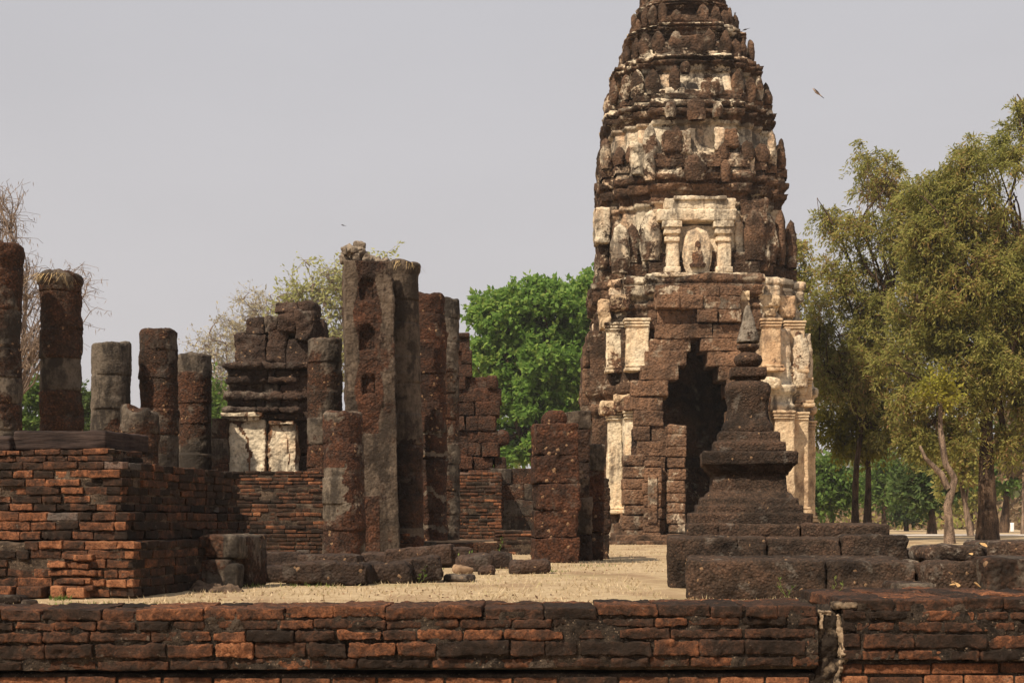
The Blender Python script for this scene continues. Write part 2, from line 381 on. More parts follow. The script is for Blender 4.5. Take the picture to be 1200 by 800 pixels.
M_RUB = laterite('lichened_rubble', (0.018, 0.013, 0.010), (0.060, 0.036, 0.025), (0.11, 0.055, 0.034), (0.27, 0.215, 0.16), (0.045, 0.034, 0.026), streak=.5, pk=4)
M_STONE = laterite('dark_stone', (0.018, 0.013, 0.011), (0.050, 0.034, 0.026), (0.085, 0.052, 0.037), (0.17, 0.135, 0.105), (0.03, 0.024, 0.02), k=1.2, cell=.25, blackness=.46, speck=.004)
M_BRICK = brickmat('old_brick', 0.50, 1.0, 1.1)
M_BRICKD = brickmat('dark_brick', 0.62, 1.0)
M_BRICKF = brickmat('wall_brick', 0.56, 1.5, 1.0)
M_MORT = mortarmat('mortar', (0.026, 0.019, 0.014), (0.13, 0.092, 0.064))
M_MORTF = mortarmat('wall_mortar', (0.013, 0.010, 0.008), (0.075, 0.055, 0.040), 1.9)
m = Mat('dark_slab'); n1 = m.noise(1.0, 7, .68, m.scale((2.2, 2.2, 26))); n2 = m.noise(4, 6, .65)
M_SLAB = m.done(m.mix(m.ramp(m.math('ADD', m.math('MULTIPLY', n1, .6), m.math('MULTIPLY', n2, .4)), [(.40, 0.0), (.60, 1.0)]), (0.018, 0.013, 0.012), (0.070, 0.048, 0.040)), m.bump(n1, .9, .03))
M_DIRT = plainmat('bare_earth', (0.16, 0.10, 0.06), (0.30, 0.20, 0.12), 8)
M_SOIL = plainmat('dark_soil', (0.05, 0.034, 0.024), (0.15, 0.10, 0.066), 14, .9)
M_BARKD = barkmat('bark_brown', (0.035, 0.022, 0.015), (0.15, 0.095, 0.06))
M_BARKL = barkmat('bark_pale', (0.10, 0.07, 0.05), (0.34, 0.24, 0.17))
M_TWIG = plainmat('twig', (0.14, 0.10, 0.075), (0.24, 0.18, 0.14), 3)
M_STRAW = plainmat('straw', (0.34, 0.23, 0.11), (0.50, 0.36, 0.18), 9, 0)

# ------------------------------------------------------------------ ground
def ground_z(x, y):
    p = np.stack([x, y, np.zeros_like(x)], -1).reshape(-1, 3)
    n = fbm(p * 0.35, 3) * 0.035 + fbm(p * 1.7 + 4, 2) * 0.012
    n = n * np.clip((60 - y.ravel()) / 20, 0, 1)
    z = np.where(y.ravel() < 7.22, -1.0, 0.0) + n
    # raised turf behind the small stupa's plinth
    return z.reshape(x.shape)
xs = np.unique(np.concatenate([np.linspace(-12, 14, 131), -12 - np.geomspace(0.4, 1000, 34), 14 + np.geomspace(0.4, 1000, 34)]))
ys = np.unique(np.concatenate([np.linspace(-25, 7.1, 30), [7.2, 7.24], np.linspace(7.3, 30, 115), 30 + np.geomspace(0.3, 2200, 60)]))
XX, YY = np.meshgrid(xs, ys); ZZ = ground_z(XX, YY)
ny, nx = XX.shape
ii, jj = np.meshgrid(np.arange(ny - 1), np.arange(nx - 1), indexing='ij')
q = np.stack([ii * nx + jj, ii * nx + jj + 1, (ii + 1) * nx + jj + 1, (ii + 1) * nx + jj], -1).reshape(-1, 4)
m = Mat('dry_lawn'); n1 = m.noise(0.5, 5, 0.6); n2 = m.noise(5, 6, 0.65); n3 = m.noise(60, 4, 0.7); n4 = m.noise(1.0, 5, 0.6, m.scale((0.8, 0.35, 1)))
c = m.mix(m.ramp(n2, [(0.35, 0.0), (0.62, 1.0)]), (0.39, 0.285, 0.165), (0.53, 0.41, 0.26))
c = m.mix(m.ramp(n4, [(0.49, 0.0), (0.62, 0.85)]), c, (0.28, 0.185, 0.11))
c = m.mix(m.ramp(n1, [(0.58, 0.0), (0.70, 0.45)]), c, (0.20, 0.20, 0.075))
c = m.mix(m.ramp(n3, [(0.35, 0.5), (0.6, 0.0)]), c, (0.20, 0.135, 0.075))
M_LAWN = m.done(c, m.bump(m.math('ADD', n3, n2), 0.7, 0.03))
g = MB(); g.add(np.stack([XX, YY, ZZ], -1).reshape(-1, 3), q)
tag(g.build('ground', M_LAWN), None, None, kind='structure')
# pale road crossing behind the trees on the right
rm = plainmat('road_surface', (0.40, 0.35, 0.30), (0.52, 0.46, 0.40), 2, 0.2)
ra = MB(); pts = []
for xx in np.linspace(-60, 90, 40):
    yc = 64 + 0.05 * (xx - 20) + 1.5 * math.sin(xx * 0.05)
    pts += [(xx, yc - 4, 0.03), (xx, yc + 5, 0.03)]
ra.add(pts, [(2*i, 2*i+2, 2*i+3, 2*i+1) for i in range(39)])
tag(ra.build('road', rm), None, None, kind='structure')

# ------------------------------------------------------------------ brickwork
def brick_course(mb, org, ang, L, z, h, bl, depth, fresh_shade=None, skip=None, step=0.05, jit=0.010, r=0.010, amp=0.004, f=1.0, gap=0.010, tilt=0.012, start=None, mi=0):
    ux, uy = math.cos(ang), math.sin(ang); nxv, nyv = uy, -ux      # outward normal is to the right of u
    u = -bl * rnd.random() * 0.7 if start is None else start
    while u < L - 0.03:
        l = bl * rnd.choice([0.55, 0.8, 0.9, 1.0, 1.0, 1.08, 1.2, 1.35])
        a, b = max(u, 0.0), min(u + l, L)
        if b - a > 0.045 and not (skip and skip((a + b) / 2, z)):
            j = rnd.uniform(-jit, jit)
            uc = (a + b) / 2; hh = h * rnd.uniform(0.90, 1.02)
            c = (org[0] + ux * uc - nxv * (depth / 2 - j), org[1] + uy * uc - nyv * (depth / 2 - j), z + h / 2 + rnd.uniform(-0.004, 0.004))
            R = rotm(rnd.gauss(0, tilt), rnd.gauss(0, tilt), ang + rnd.gauss(0, tilt))
            fr = (fresh_shade(uc, z) if fresh_shade else 0.0) + rnd.gauss(0, 0.12)
            rblock(mb, c, (max(b - a - gap, 0.03), depth, hh - gap), R, r, step, amp, f, fr, mi)
        u += l

def front_wall(name, x0, x1, ztop, slope, label, depth, seed):
    global rnd; rnd = random.Random(seed)
    root = thing(name, ((x0 + x1) / 2, 7.2, -1.0), label, 'brick wall', 'front retaining wall sections')
    bm, mm = MB(), MB()
    hs = [0.056, 0.053, 0.058, 0.082, 0.058]; Y = 7.0; L = x1 - x0; z = 0.0
    fr = lambda u, zz: 0.02
    st = (0.011, 0.03, 0.010)
    for k, h in enumerate(hs[1:] if False else hs):
        if k == 0:
            # worn coping course, deep stretchers
            u = 0.0
            while u < L - 0.05:
                l = min(rnd.choice([0.16, 0.2, 0.24, 0.26, 0.3, 0.34]), L - u)
                if l < 0.08: break
                zz = ztop + slope * (u) - h + rnd.uniform(-0.006, 0.004)
                dd = 0; yy = Y + rnd.uniform(-0.012, 0.012)
                while dd < depth - 0.1:
                    d1 = min(rnd.uniform(0.26, 0.45), depth - dd)
                    rblock(bm, (x0 + u + l / 2, yy + dd + d1 / 2, zz + h / 2 + rnd.uniform(-0.006, 0.006)), (l - 0.008, d1 - 0.008, h), rotm(rnd.gauss(0, .015), rnd.gauss(0, .015), rnd.gauss(0, .02)), 0.008, (0.011, 0.022, 0.011), 0.011, 5.0, rnd.gauss(0.0, 0.12))
                    dd += d1
                u += l
            z = ztop - h
        else:
            z -= h
            # follow the slight rise of the top
            u = -0.1
            while u < L - 0.03:
                l = rnd.choice([0.17, 0.2, 0.23, 0.24, 0.26, 0.3, 0.36]); a, b = max(u, 0), min(u + l, L)
                if b - a > 0.05:
                    uc = (a + b) / 2; j = rnd.uniform(-0.012, 0.010)
                    rblock(bm, (x0 + uc, Y + 0.06 - j + (0.008 if k == 4 else 0), z + slope * uc + h / 2), (b - a - rnd.uniform(0.006, 0.018), 0.12, h - rnd.uniform(0.008, 0.016)),
                           rotm(rnd.gauss(0, .02), rnd.gauss(0, .018), rnd.gauss(0, .02)), 0.008, st, 0.0115, 5.0, rnd.gauss(-0.03, 0.13))
                u += l
    zl = z
    zz = zl - 0.012
    k = 0
    while zz > -1.0:
        h = 0.062; zz -= h
        # cleaner, set back lower courses
        brick_course(bm, (x0, Y + 0.045), 0.0, L, zz + 0.0, h, 0.25, 0.1, fresh_shade=lambda u, q_: 0.42 if k < 3 else 0.15, step=(0.03, 0.08, 0.03), jit=0.004, r=0.008, amp=0.004, f=2, gap=0.012, tilt=0.006); k += 1
    bm.build('brickwork', M_BRICKF, root)
    # mortar bed behind the faces and the fill of the wall
    for (za, zb, yo) in ((zl - 0.005, ztop - 0.016, 0.013), ):
        G = []
    xsn = np.arange(x0, x1, 0.014); zsn = np.arange(zl + 0.006, ztop - 0.02, 0.012)
    A, B = np.meshgrid(xsn, zsn); B2 = B + slope * (A - x0)
    p = np.stack([A, np.full_like(A, Y + 0.018), B2], -1).reshape(-1, 3)
    p[:, 1] -= 0.024 * fbm(p * 8, 3) + 0.012 * fbm(p * 40 + 3, 2)
    r0, c0 = A.shape; i2, j2 = np.meshgrid(np.arange(r0 - 1), np.arange(c0 - 1), indexing='ij')
    mm.add(p, np.stack([i2*c0+j2, i2*c0+j2+1, (i2+1)*c0+j2+1, (i2+1)*c0+j2], -1).reshape(-1, 4))
    rblock(mm, ((x0 + x1) / 2, Y + 0.06 + depth / 2, (zl - 1.05) / 2), (L, depth, 1.05 + zl), None, 0.02, (0.1, 0.1, 0.1), 0.006)
    rblock(mm, ((x0 + x1) / 2, Y + 0.03 + depth / 2, (zl + ztop) / 2 - 0.018 + slope * L * .4), (L, depth - 0.02, ztop - zl - 0.05), None, 0.02, (0.06, 0.06, 0.06), 0.010)
    mm.build('mortar', M_MORTF, root)
    return root
front_wall('brick_wall', -4.4, 1.515, 0.160, 0.006, 'long low brick wall across the foreground, left of the mortar filled gap', 0.52, 11)
front_wall('brick_wall', 1.625, 5.6, 0.228, -0.006, 'shorter brick wall section right of the mortar filled gap, with a broad worn purplish top', 1.15, 12)
# the broken mortar filled joint between them
jm = MB(); rnd = random.Random(3)
rblock(jm, (1.572, 7.13, -.43), (.135, .16, 1.17), None, .03, (.012, .03, .012), .028, 3.0, lambda p: .4 * fbm(p * 9, 2) - .42)
rblock(jm, (1.527, 7.06, .118), (.03, .08, .09), rotm(0, .08, .1), .008, .006, .014, 6, lambda p: .7 * (fbm(p * 25, 2) > -.2))
rblock(jm, (1.547, 7.065, .150), (.075, .06, .026), rotm(0, .05, .1), .008, .006, .010, 6, .55)
rblock(jm, (1.628, 7.06, .02), (.020, .09, .25), rotm(.03, -.12, .1), .007, .006, .020, 6, lambda p: .6 * (fbm(p * 25, 2) > -.1))
rblock(jm, (1.618, 7.06, -.14), (.018, .08, .12), rotm(.03, .16, .1), .007, .006, .018, 6, lambda p: .6 * (fbm(p * 25, 2) > 0))
rblock(jm, (1.645, 7.06, .195), (.11, .12, .03), rotm(.06, -.10, .1), .008, .006, .012, 6, -.1)
mj = Mat('joint_mortar'); cvj = mj.attr('cov'); nj = mj.noise(9, 6, 0.65)
cj = mj.mix(mj.ramp(mj.math('ADD', nj, mj.math('MULTIPLY', cvj, 0.25)), [(0.45, 0.0), (0.68, 1.0)]), (0.022, 0.016, 0.012), (0.30, 0.22, 0.145))
tag(jm.build('mortar_joint', mj.done(cj, mj.bump(mj.noise(40, 4), .8, .02)), loc=(1.575, 7.1, -1.0)), 'ragged pale mortar filled gap between the two foreground brick wall sections', 'mortar joint')

# ------------------------------------------------------------------ left brick platform (three stepped tiers)
rnd = random.Random(21)
PA = math.radians(-10.4); PO = np.array([-3.03, 11.40])           # front-right corner and turn of the platform
def PL(lx, ly):
    c, s = math.cos(PA), math.sin(PA); return (PO[0] + lx * c - ly * s, PO[1] + lx * s + ly * c)
plat = thing('brick_platform', (*PL(-2.0, 1.4), 0.0), 'stepped brick platform at the left with an orange broken corner and a shaded right side', 'platform')
tiers = [  # inset, z0, z1, depth, width
    (0.0, 0.0, 0.455, 2.3, 4.6), (0.13, 0.455, 0.69, 2.75, 4.5), (0.225, 0.69, 1.105, 2.65, 4.4), (0.33, 1.105, 1.215, 0.55, 4.3)]
pb, pm = MB(), MB()
for ti, (ins, z0, z1, dep, wid) in enumerate(tiers):
    n = max(2, int(round((z1 - z0) / 0.070))); h = (z1 - z0) / n
    for k in range(n):
        z = z0 + k * h
        def fr(u, zz, ti=ti):
            e = wid - ins - u            # distance from the right hand corner
            v = 0.10 * math.exp(-e / 0.5) + (0.05 if ti == 2 else 0) - 0.03
            if ti == 0: v += 0.50 * (e < 0.72) * (zz < 0.38) - 0.22 * (e > 0.95)
            if ti == 3: v += 0.12
            return v
        def sk(u, zz, ti=ti):
            e = wid - ins - u
            return ti == 0 and e > 0.62 and rnd.random() < (0.75 if e > 0.98 and zz < 0.3 else 0.22)
        o = PL(-wid, ins); top = k == n - 1
        brick_course(pb, o, PA, wid - ins + (0.02 if top else 0), z, h, 0.23, 0.12, fr, sk, (0.022, 0.06, 0.018), 0.018, 0.006, 0.011, 3.6, 0.010, 0.022 + (0.025 if ti == 0 else 0))
        o = PL(-ins, ins)
        brick_course(pb, o, PA + math.pi / 2, dep, z, h, 0.23, 0.12, lambda u, zz: -0.32 + (0.25 if (ti == 0 and 0.2 < u < 0.9 and zz < .25) else 0), None, (0.026, 0.06, 0.020), 0.012, 0.006, 0.010, 3.6, 0.009, 0.015)  # right face: its shade is put into a darker brick tone
    cx, cy = PL(-(wid + ins) / 2 - 0.012, ins + 0.012 + dep / 2)
    rblock(pm, (cx, cy, (z0 + z1) / 2 - 0.004), (wid - ins - 0.01, dep - 0.02, z1 - z0 - 0.012), rotz(PA), 0.03, (0.04, 0.06, 0.03), 0.016, 2.0)
# big pale and orange blocks at the foot of the front
for (lx, wd, hh, cvv) in ((-1.13, .22, .09, 0.55), (-.86, .22, .09, 0.35), (-.62, .115, .10, 0.62), (-.46, .16, .085, 0.7)):
    x, y = PL(lx, -0.02); rblock(pb, (x, y, hh / 2 - 0.005), (wd, 0.16, hh), rotz(PA), 0.015, 0.02, 0.006, 1.6, cvv)
for k in range(14):   # slipped bricks of the broken corner
    x, y = PL(rnd.uniform(-.66, -.36), rnd.uniform(-.03, .03)); rblock(pb, (x, y, .07 + .062 * (k % 5)), (rnd.uniform(.12, .24), .12, .045), rotm(rnd.gauss(0, .05), rnd.gauss(0, .07), PA + rnd.gauss(0, .08)), .01, .025, .006, 1.6, rnd.uniform(.35, .6))
pb.build('brickwork', M_BRICK, plat); pm.build('mortar', M_MORT, plat)

# dark stone slabs lying on top
def slab(px0, px1, pyt, pyb, Y, dep, ang, label, mat=M_SLAB, r=0.02, amp=0.008, cat='stone slab', name='stone_slab', group=None, zb=None, f=1.0, cov=0.0, warp=0.0, step=0.05, tilt=(0, 0)):
    x0, x1 = WX(px0, Y), WX(px1, Y); zt = WZ(pyt, Y); z0 = WZ(pyb, Y) if zb is None else zb
    mb = MB(); rblock(mb, ((x0 + x1) / 2, Y + dep / 2, (zt + z0) / 2), (x1 - x0, dep, zt - z0), rotm(tilt[0], tilt[1], ang), r, step, amp, f, cov, warp=warp)
    return tag(mb.build(name, mat, loc=((x0 + x1) / 2, Y + dep / 2, z0)), label, cat, group)
slab(21, 138, 504, 527, 11.95, 0.85, PA, 'long dark stone slab resting on top of the stepped brick platform', amp=0.012, step=0.03)
slab(-30, 19, 511, 528, 12.0, 0.5, PA, 'short dark stone slab at the left edge on top of the brick platform, beside the long slab', amp=0.012, step=0.03)

# laterite blocks against the platform's right side
B1 = 'laterite blocks piled against the right side of the brick platform'
slab(222, 236, 632, 686, 13.25, 0.5, PA, 'upright black laterite slab at the foot of the platform side', M_LAT, 0.03, 0.02, 'stone block', 'laterite_block', B1, 0.0)
slab(233, 275, 655, 690, 12.75, 0.45, PA, 'lower streaked laterite block beside the brick platform, under the block with a pale lichen patch', M_LAT, 0.035, 0.02, 'stone block', 'laterite_block', B1, 0.0, cov=0.2)
slab(234, 286, 627, 655, 12.8, 0.5, PA, 'upper laterite block with a pale lichen patch, on top of the streaked block', M_LAT, 0.04, 0.02, 'stone block', 'laterite_block', B1, cov=lambda p: np.where((p[:, 0] > WX(266, 12.8)) & (p[:, 0] < WX(284, 12.8)), 0.9, 0.05))
slab(275, 299, 625, 684, 13.05, 0.45, PA - .1, 'tall black laterite block at the right end of the pile beside the platform', M_LAT, 0.04, 0.02, 'stone block', 'laterite_block', B1, 0.0)
slab(262, 281, 660, 690, 12.72, 0.2, PA, 'small grey laterite block wedged low beside the pile at the platform', M_LAT, 0.04, 0.012, 'stone block', 'laterite_block', B1, 0.0, cov=0.6)
hm = MB(); lathe(hm, (WX(247, 12.5), 12.55, -.02), [(0, .26), (.03, .22), (.06, .15), (.085, .07), (.09, .01)], 40, 0, .05, 2.5, step=.02, sx=1.1, sy=.8); 
tag(hm.build('earth_heap', M_SOIL, loc=(WX(248, 12.4), 12.5, 0)), 'low heap of brown earth at the foot of the laterite block pile', 'earth heap')
slab(-40, 21, 697, 716, 10.4, 0.3, 0.05, 'dark flat laterite stone behind the front wall at the lower left edge', M_LAT, 0.05, 0.02, 'stone', 'laterite_stone', None, -0.02)
slab(19, 39, 703, 716, 10.35, 0.2, 0.3, 'small rounded laterite stone beside the dark flat stone at the lower left', M_LAT, 0.05, 0.015, 'stone', 'laterite_stone', None, -0.02)

# ------------------------------------------------------------------ laterite columns
def column(px_t, px_b, rt, rb, pyt, Y, label, z0=0.0, mat=M_LAT, seed=0, cap=None, drum=0.5, sq=0.0, rot=0.0, plaster=0.0, broken=0.03, name='laterite_column', cat='column', group='round laterite columns', parent=None, bands=(), covfn=None, rag=0.0):
    """px_t/px_b: axis at the top and base in photo columns; rt/rb radii in photo pixels"""
    r_ = random.Random(seed); X0 = WX(px_b, Y); zt = WZ(pyt, Y); H = zt - z0; s = Y / F
    X1 = WX(px_t, Y); nseg = 64
    zs = [0.0]; drums = []
    while zs[-1] < H - 0.15:
        h = drum * r_.uniform(0.8, 1.25); a = zs[-1]; b = min(a + h, H)
        if H - b < 0.2: b = H
        drums.append((a, b, r_.uniform(-.008, .008), r_.uniform(-.008, .008), r_.uniform(-.010, .008), r_.gauss(plaster, 0.34))); zs.append(b)
    gd = [r_.choice([.0, .003, .007, .016]) for _ in drums]; rows = []
    for k, (a, b, dx, dy, dr, cv) in enumerate(drums):
        n = max(3, int((b - a) / 0.028))
        for i in range(n + 1):
            t = i / n; z = a + (b - a) * t
            e = min(t, 1 - t) * (b - a); groove = -gd[k if t < .5 else min(k + 1, len(drums) - 1)] * max(0, 1 - e / 0.022)
            if k == len(drums) - 1 and t > .5: groove = -0.025 * max(0, 1 - (b - z) / 0.04) ** 2
            rows.append((z, dx, dy, dr + groove, cv))
    rows = np.array(rows); a = np.arange(nseg) / nseg * 2 * math.pi; ca, sa = np.cos(a + rot), np.sin(a + rot)
    kk = 1 / np.maximum(np.abs(np.cos(a)), np.abs(np.sin(a))); kk = 1 + (np.minimum(kk, 1.34) - 1) * sq
    t = rows[:, 0:1] / H; R = (rb + (rt - rb) * t) * s + rows[:, 3:4]
    if cap:
        czo, czh, cro = cap; zc = H - rows[:, 0:1]; R = R + cro * np.exp(-((zc - czo) / czh) ** 4)
    G = np.zeros((len(rows), nseg, 3)); G[:, :, 0] = X0 + (X1 - X0) * t + rows[:, 1:2] + R * ca * kk
    G[:, :, 1] = Y + rows[:, 2:3] + R * sa * kk; G[:, :, 2] = z0 + rows[:, 0:1]
    # broken, uneven top
    top = np.clip((rows[:, 0:1] - (H - 0.5)) / 0.5, 0, 1) ** 2
    G[:, :, 2] += top * broken * fbm(np.stack([ca * 1.3 + seed, sa * 1.3, np.zeros(nseg)], 1), 3)[None, :] * 2
    last = G[-1]; ctr = last.mean(0)
    ins = np.stack([ctr + (last - ctr) * q_ + np.array([0, 0, 0.012 + rag * (1 - q_)]) for q_ in (0.86, 0.6, 0.3)]); G = np.concatenate([G, ins])
    P = G.reshape(-1, 3); cv = np.concatenate([np.repeat(rows[:, 4], nseg), np.full(3 * nseg, -0.6)]); cv = cv * .7 + .55 * fbm(P * np.array([2.2, 2.2, 1.6]) + seed, 3)
    if covfn is not None: cv = covfn(P + .30 * np.stack([fbm(P * 3.2 + 7, 3)] * 3, 1), cv) * .75 + .45 * fbm(P * 2.2 + seed, 3)
    mb = MB(); nn = grid_normals(G); d = rough_d(P + seed * 3.7, 0.030, 1.15)
    d += 0.014 * fbm(P * 1.7 + seed, 2); d *= np.where(cv > 0.35, 0.55, 1.0)
    G = G + nn * d.reshape(G.shape[0], nseg, 1); G[-3:] = G[-3:] + 0.0
    loft(mb, G, 0, 1, cv)
    if parent is not None: return mb.build(name, mat, parent)
    return tag(mb.build(name, mat, loc=(X0, Y, z0)), label, cat, group)

column(-1, 0, 24, 26, 286, 22.0, 'tallest of the left columns, cut by the left edge of the picture, with a flaring plaster top', seed=1, cap=(0.12, 0.18, 0.04), plaster=0.0)
column(71, 73, 22.5, 26, 321, 23.0, 'round column with a moulded capital and dry grass hanging from its top, behind the long stone slab', seed=2, cap=(0.11, 0.075, 0.04), plaster=0.05)
column(130, 130, 22, 23.5, 403, 25.0, 'short broken column with pale plaster on its upper half, between the capital column and a taller dark one', seed=3, covfn=lambda P, c: np.where(P[:, 2] > 2.25, 0.85, -0.3))
column(186, 187, 21.5, 24, 388, 25.6, 'dark round column with a rough left edge, fourth from the left', seed=4, plaster=-0.1)
column(228, 228, 19.5, 21.5, 416, 28.0, 'smooth plain column at the right end of the left group, behind the shaded platform wall', seed=5, plaster=0.55)
column(163, 163, 22, 24, 481, 22.3, 'low ragged column stump in front of the fourth column from the left', seed=6, broken=0.12, rag=0.06)
column(402, 404, 23, 26, 484, 22.4, 'thick laterite column with a grey plaster patch, standing in front of the pillar with three niches', seed=7, mat=M_LATRED, covfn=lambda P, c: np.where((P[:, 2] > .75) & (P[:, 2] < 1.45) & (P[:, 0] < WX(408, 22.4)), 0.75, np.where(P[:, 2] > 2.2, 0.3, -0.2)), broken=0.06)
column(381, 380, 19.5, 21, 397, 25.6, 'dark column just left of the pillar with three niches', seed=8, plaster=-0.1)
column(470, 481, 20, 17, 308, 25.2, 'plastered column with dry grass on its top, just right of the pillar with three niches', seed=9, mat=M_PLAS, covfn=lambda P, c: np.where(P[:, 2] > 2.0, 0.75, np.where(c > 0.25, 0.6, -0.35)), cap=(0.10, 0.10, 0.03))
column(502, 508, 20, 17, 346, 26.6, 'red laterite column with pale bands of mortar, right of the grass topped plastered column', z0=0.25, seed=10, mat=M_LATRED, covfn=lambda P, c: np.where((np.abs(P[:, 2] - 1.93) < .05) | (np.abs(P[:, 2] - 1.15) < .05) | (np.abs(P[:, 2] - 0.55) < .06) | (np.abs(P[:, 2] - 2.35) < .04), 0.9, -0.45))
column(524, 527, 14, 12.5, 351, 28.2, 'slender column with a pale lichened top, between the banded column and the stepped wall ruin', z0=0.25, seed=12, covfn=lambda P, c: np.where(P[:, 2] > 4.35, 0.9, np.where(P[:, 0] > WX(524, 28.2), 0.25, -0.2)))

def grass_tuft(x, y, z, n, r, lmin, lmax, label, droop=1.0, mat=M_STRAW, name='grass_tuft', cat='grass tuft', wd=0.006):
    mb = MB(); rr = random.Random(int(x * 100) + n)
    for k in range(n):
        a = rr.uniform(0, 6.283); q0 = r * math.sqrt(rr.random()); bx, by = x + q0 * math.cos(a), y + q0 * math.sin(a) 
        L = rr.uniform(lmin, lmax); a2 = a + rr.gauss(0, .7); pts = []
        for i in range(5):
            t = i / 4; o = L * t; pts.append((bx + math.cos(a2) * o * (0.35 + .4 * t), by + math.sin(a2) * o * (0.35 + .4 * t), z + L * (t * 0.55 - droop * t * t * 1.0)))
        v = []
        for i, p in enumerate(pts):
            w_ = wd * (1 - .8 * i / 4); v += [(p[0] - w_ * math.sin(a2 + .5), p[1] + w_ * math.cos(a2 + .5), p[2]), (p[0] + w_ * math.sin(a2 + .5), p[1] - w_ * math.cos(a2 + .5), p[2])]
        mb.add(v, [(2*i, 2*i+1, 2*i+3, 2*i+2) for i in range(4)])
    return tag(mb.build(name, mat, loc=(x, y, z)), label, cat)
grass_tuft(WX(68, 23), 22.85, WZ(326, 23), 130, 0.26, 0.2, 0.5, 'dry grass hanging over the moulded capital of the second column from the left')
grass_tuft(WX(470, 25.2), 25.1, WZ(311, 25.2), 130, 0.24, 0.15, 0.36, 'dry grass on top of the plastered column right of the niche pillar')

# ------------------------------------------------------------------ tall pillar with three niches
def niche_pillar():
    Y = 24.0; X0, X1 = WX(401, Y), WX(449, Y); Xb = WX(466, Y); zt = WZ(304, Y)
    root = thing('niche_pillar', ((X0 + X1) / 2, Y + .35, 0), 'tall square plastered pillar with three small dark niches and a ragged rubble top', 'pillar')
    mb = MB(); W = 0.86; D = 0.8; cxb = (X0 + X1) / 2 + 0.03
    ang = math.radians(9)
    # square shaft as a fine grid; niches pushed into the front face
    us = np.linspace(-W/2, W/2, 52); zs = np.arange(0, zt + 0.001, 0.028)
    per = [(u, -D/2) for u in us] + [(W/2, v) for v in np.linspace(-D/2, D/2, 30)[1:]] + [(u, D/2) for u in us[::-1][1:]] + [(-W/2, v) for v in np.linspace(D/2, -D/2, 30)[1:-1]]
    per = np.array(per); N = len(per); G = np.zeros((len(zs), N, 3))
    nich = [(WZ(326, Y) , WZ(352, Y), .12, .0), (WZ(381, Y), WZ(410, Y), .13, .02), (WZ(438, Y), WZ(462, Y), .12, .0)]
    c, s = math.cos(ang), math.sin(ang)
    covs = np.zeros((len(zs), N))
    for i, z in enumerate(zs):
        k = 1 - 0.07 * z / zt; shift = 0.17 * (1 - z / zt) * 0.6
        px, py = per[:, 0] * k, per[:, 1].copy()
        front = np.arange(N) < 52
        for (za, zb, hw, off) in nich:
            zb2, za2 = max(za, zb), min(za, zb)
            covs_n = None
            if za2 < z < zb2:
                arch = hw * (1 - max(0, (z - (zb2 - .09)) / .09) ** 2 * .6)
                inside = front & (np.abs(px + 0.02 + off) < arch); py = np.where(inside, py + 0.105, py)
        G[i, :, 0] = cxb + shift + px * c - py * s; G[i, :, 1] = Y + .4 + px * s + py * c; G[i, :, 2] = z
        dz = 0.34 + 0.5 * fbm(np.stack([px * 3 + 5, py * 3, np.full(N, z * 1.1)], 1), 3)
        mid = front & (np.abs(px + 0.03) < 0.19 + 0.05 * math.sin(z * 5)) & (z > 2.1)
        covs[i] = np.where(mid, -0.32 + .3 * fbm(np.stack([px * 4, py * 3 + 9, np.full(N, z * 2.)], 1), 2), dz) 
        if z < 1.05: covs[i] = np.where(px < 0.1, -0.15, 0.35)
    top = np.clip((zs - (zt - .4)) / .4, 0, 1)[:, None] ** 2
    P = G.reshape(-1, 3); nn = grid_normals(G); d = rough_d(P, 0.030) + 0.04 * fbm(P * 1.5, 2)
    G = G + nn * (d * np.where(covs.ravel() > .3, .6, 1.1)).reshape(len(zs), N, 1)
    loft(mb, G, 0, 1, covs.ravel())
    mb.build('shaft', M_PLAS, root)
    rr = random.Random(5); mb = MB()
    for k in range(60):
        t = rr.random(); u = rr.uniform(-.40, .36); hgt = 0.44 * math.exp(-((u + .20) / .17) ** 2) + .03
        z = zt + rr.random() * hgt * .9
        sz = rr.uniform(.09, .19)
        rblock(mb, (cxb + u * c, Y + .4 + u * s + rr.uniform(-.3, .3) * (1 - .5 * t), z), (sz, sz, sz * .8), rotm(rr.random()*3, rr.random()*3, rr.random()*3), .025, .03, .03, 1.8, rr.uniform(.1, .8))
    rblock(mb, (cxb - .17, Y + .42, zt + .1), (.36, .5, .36), rotm(.1, .1, .3), .05, .03, .05, 1.8, 0.4, taper=.5)
    mb.build('rubble_top', M_RUB, root)
    return root
niche_pillar()

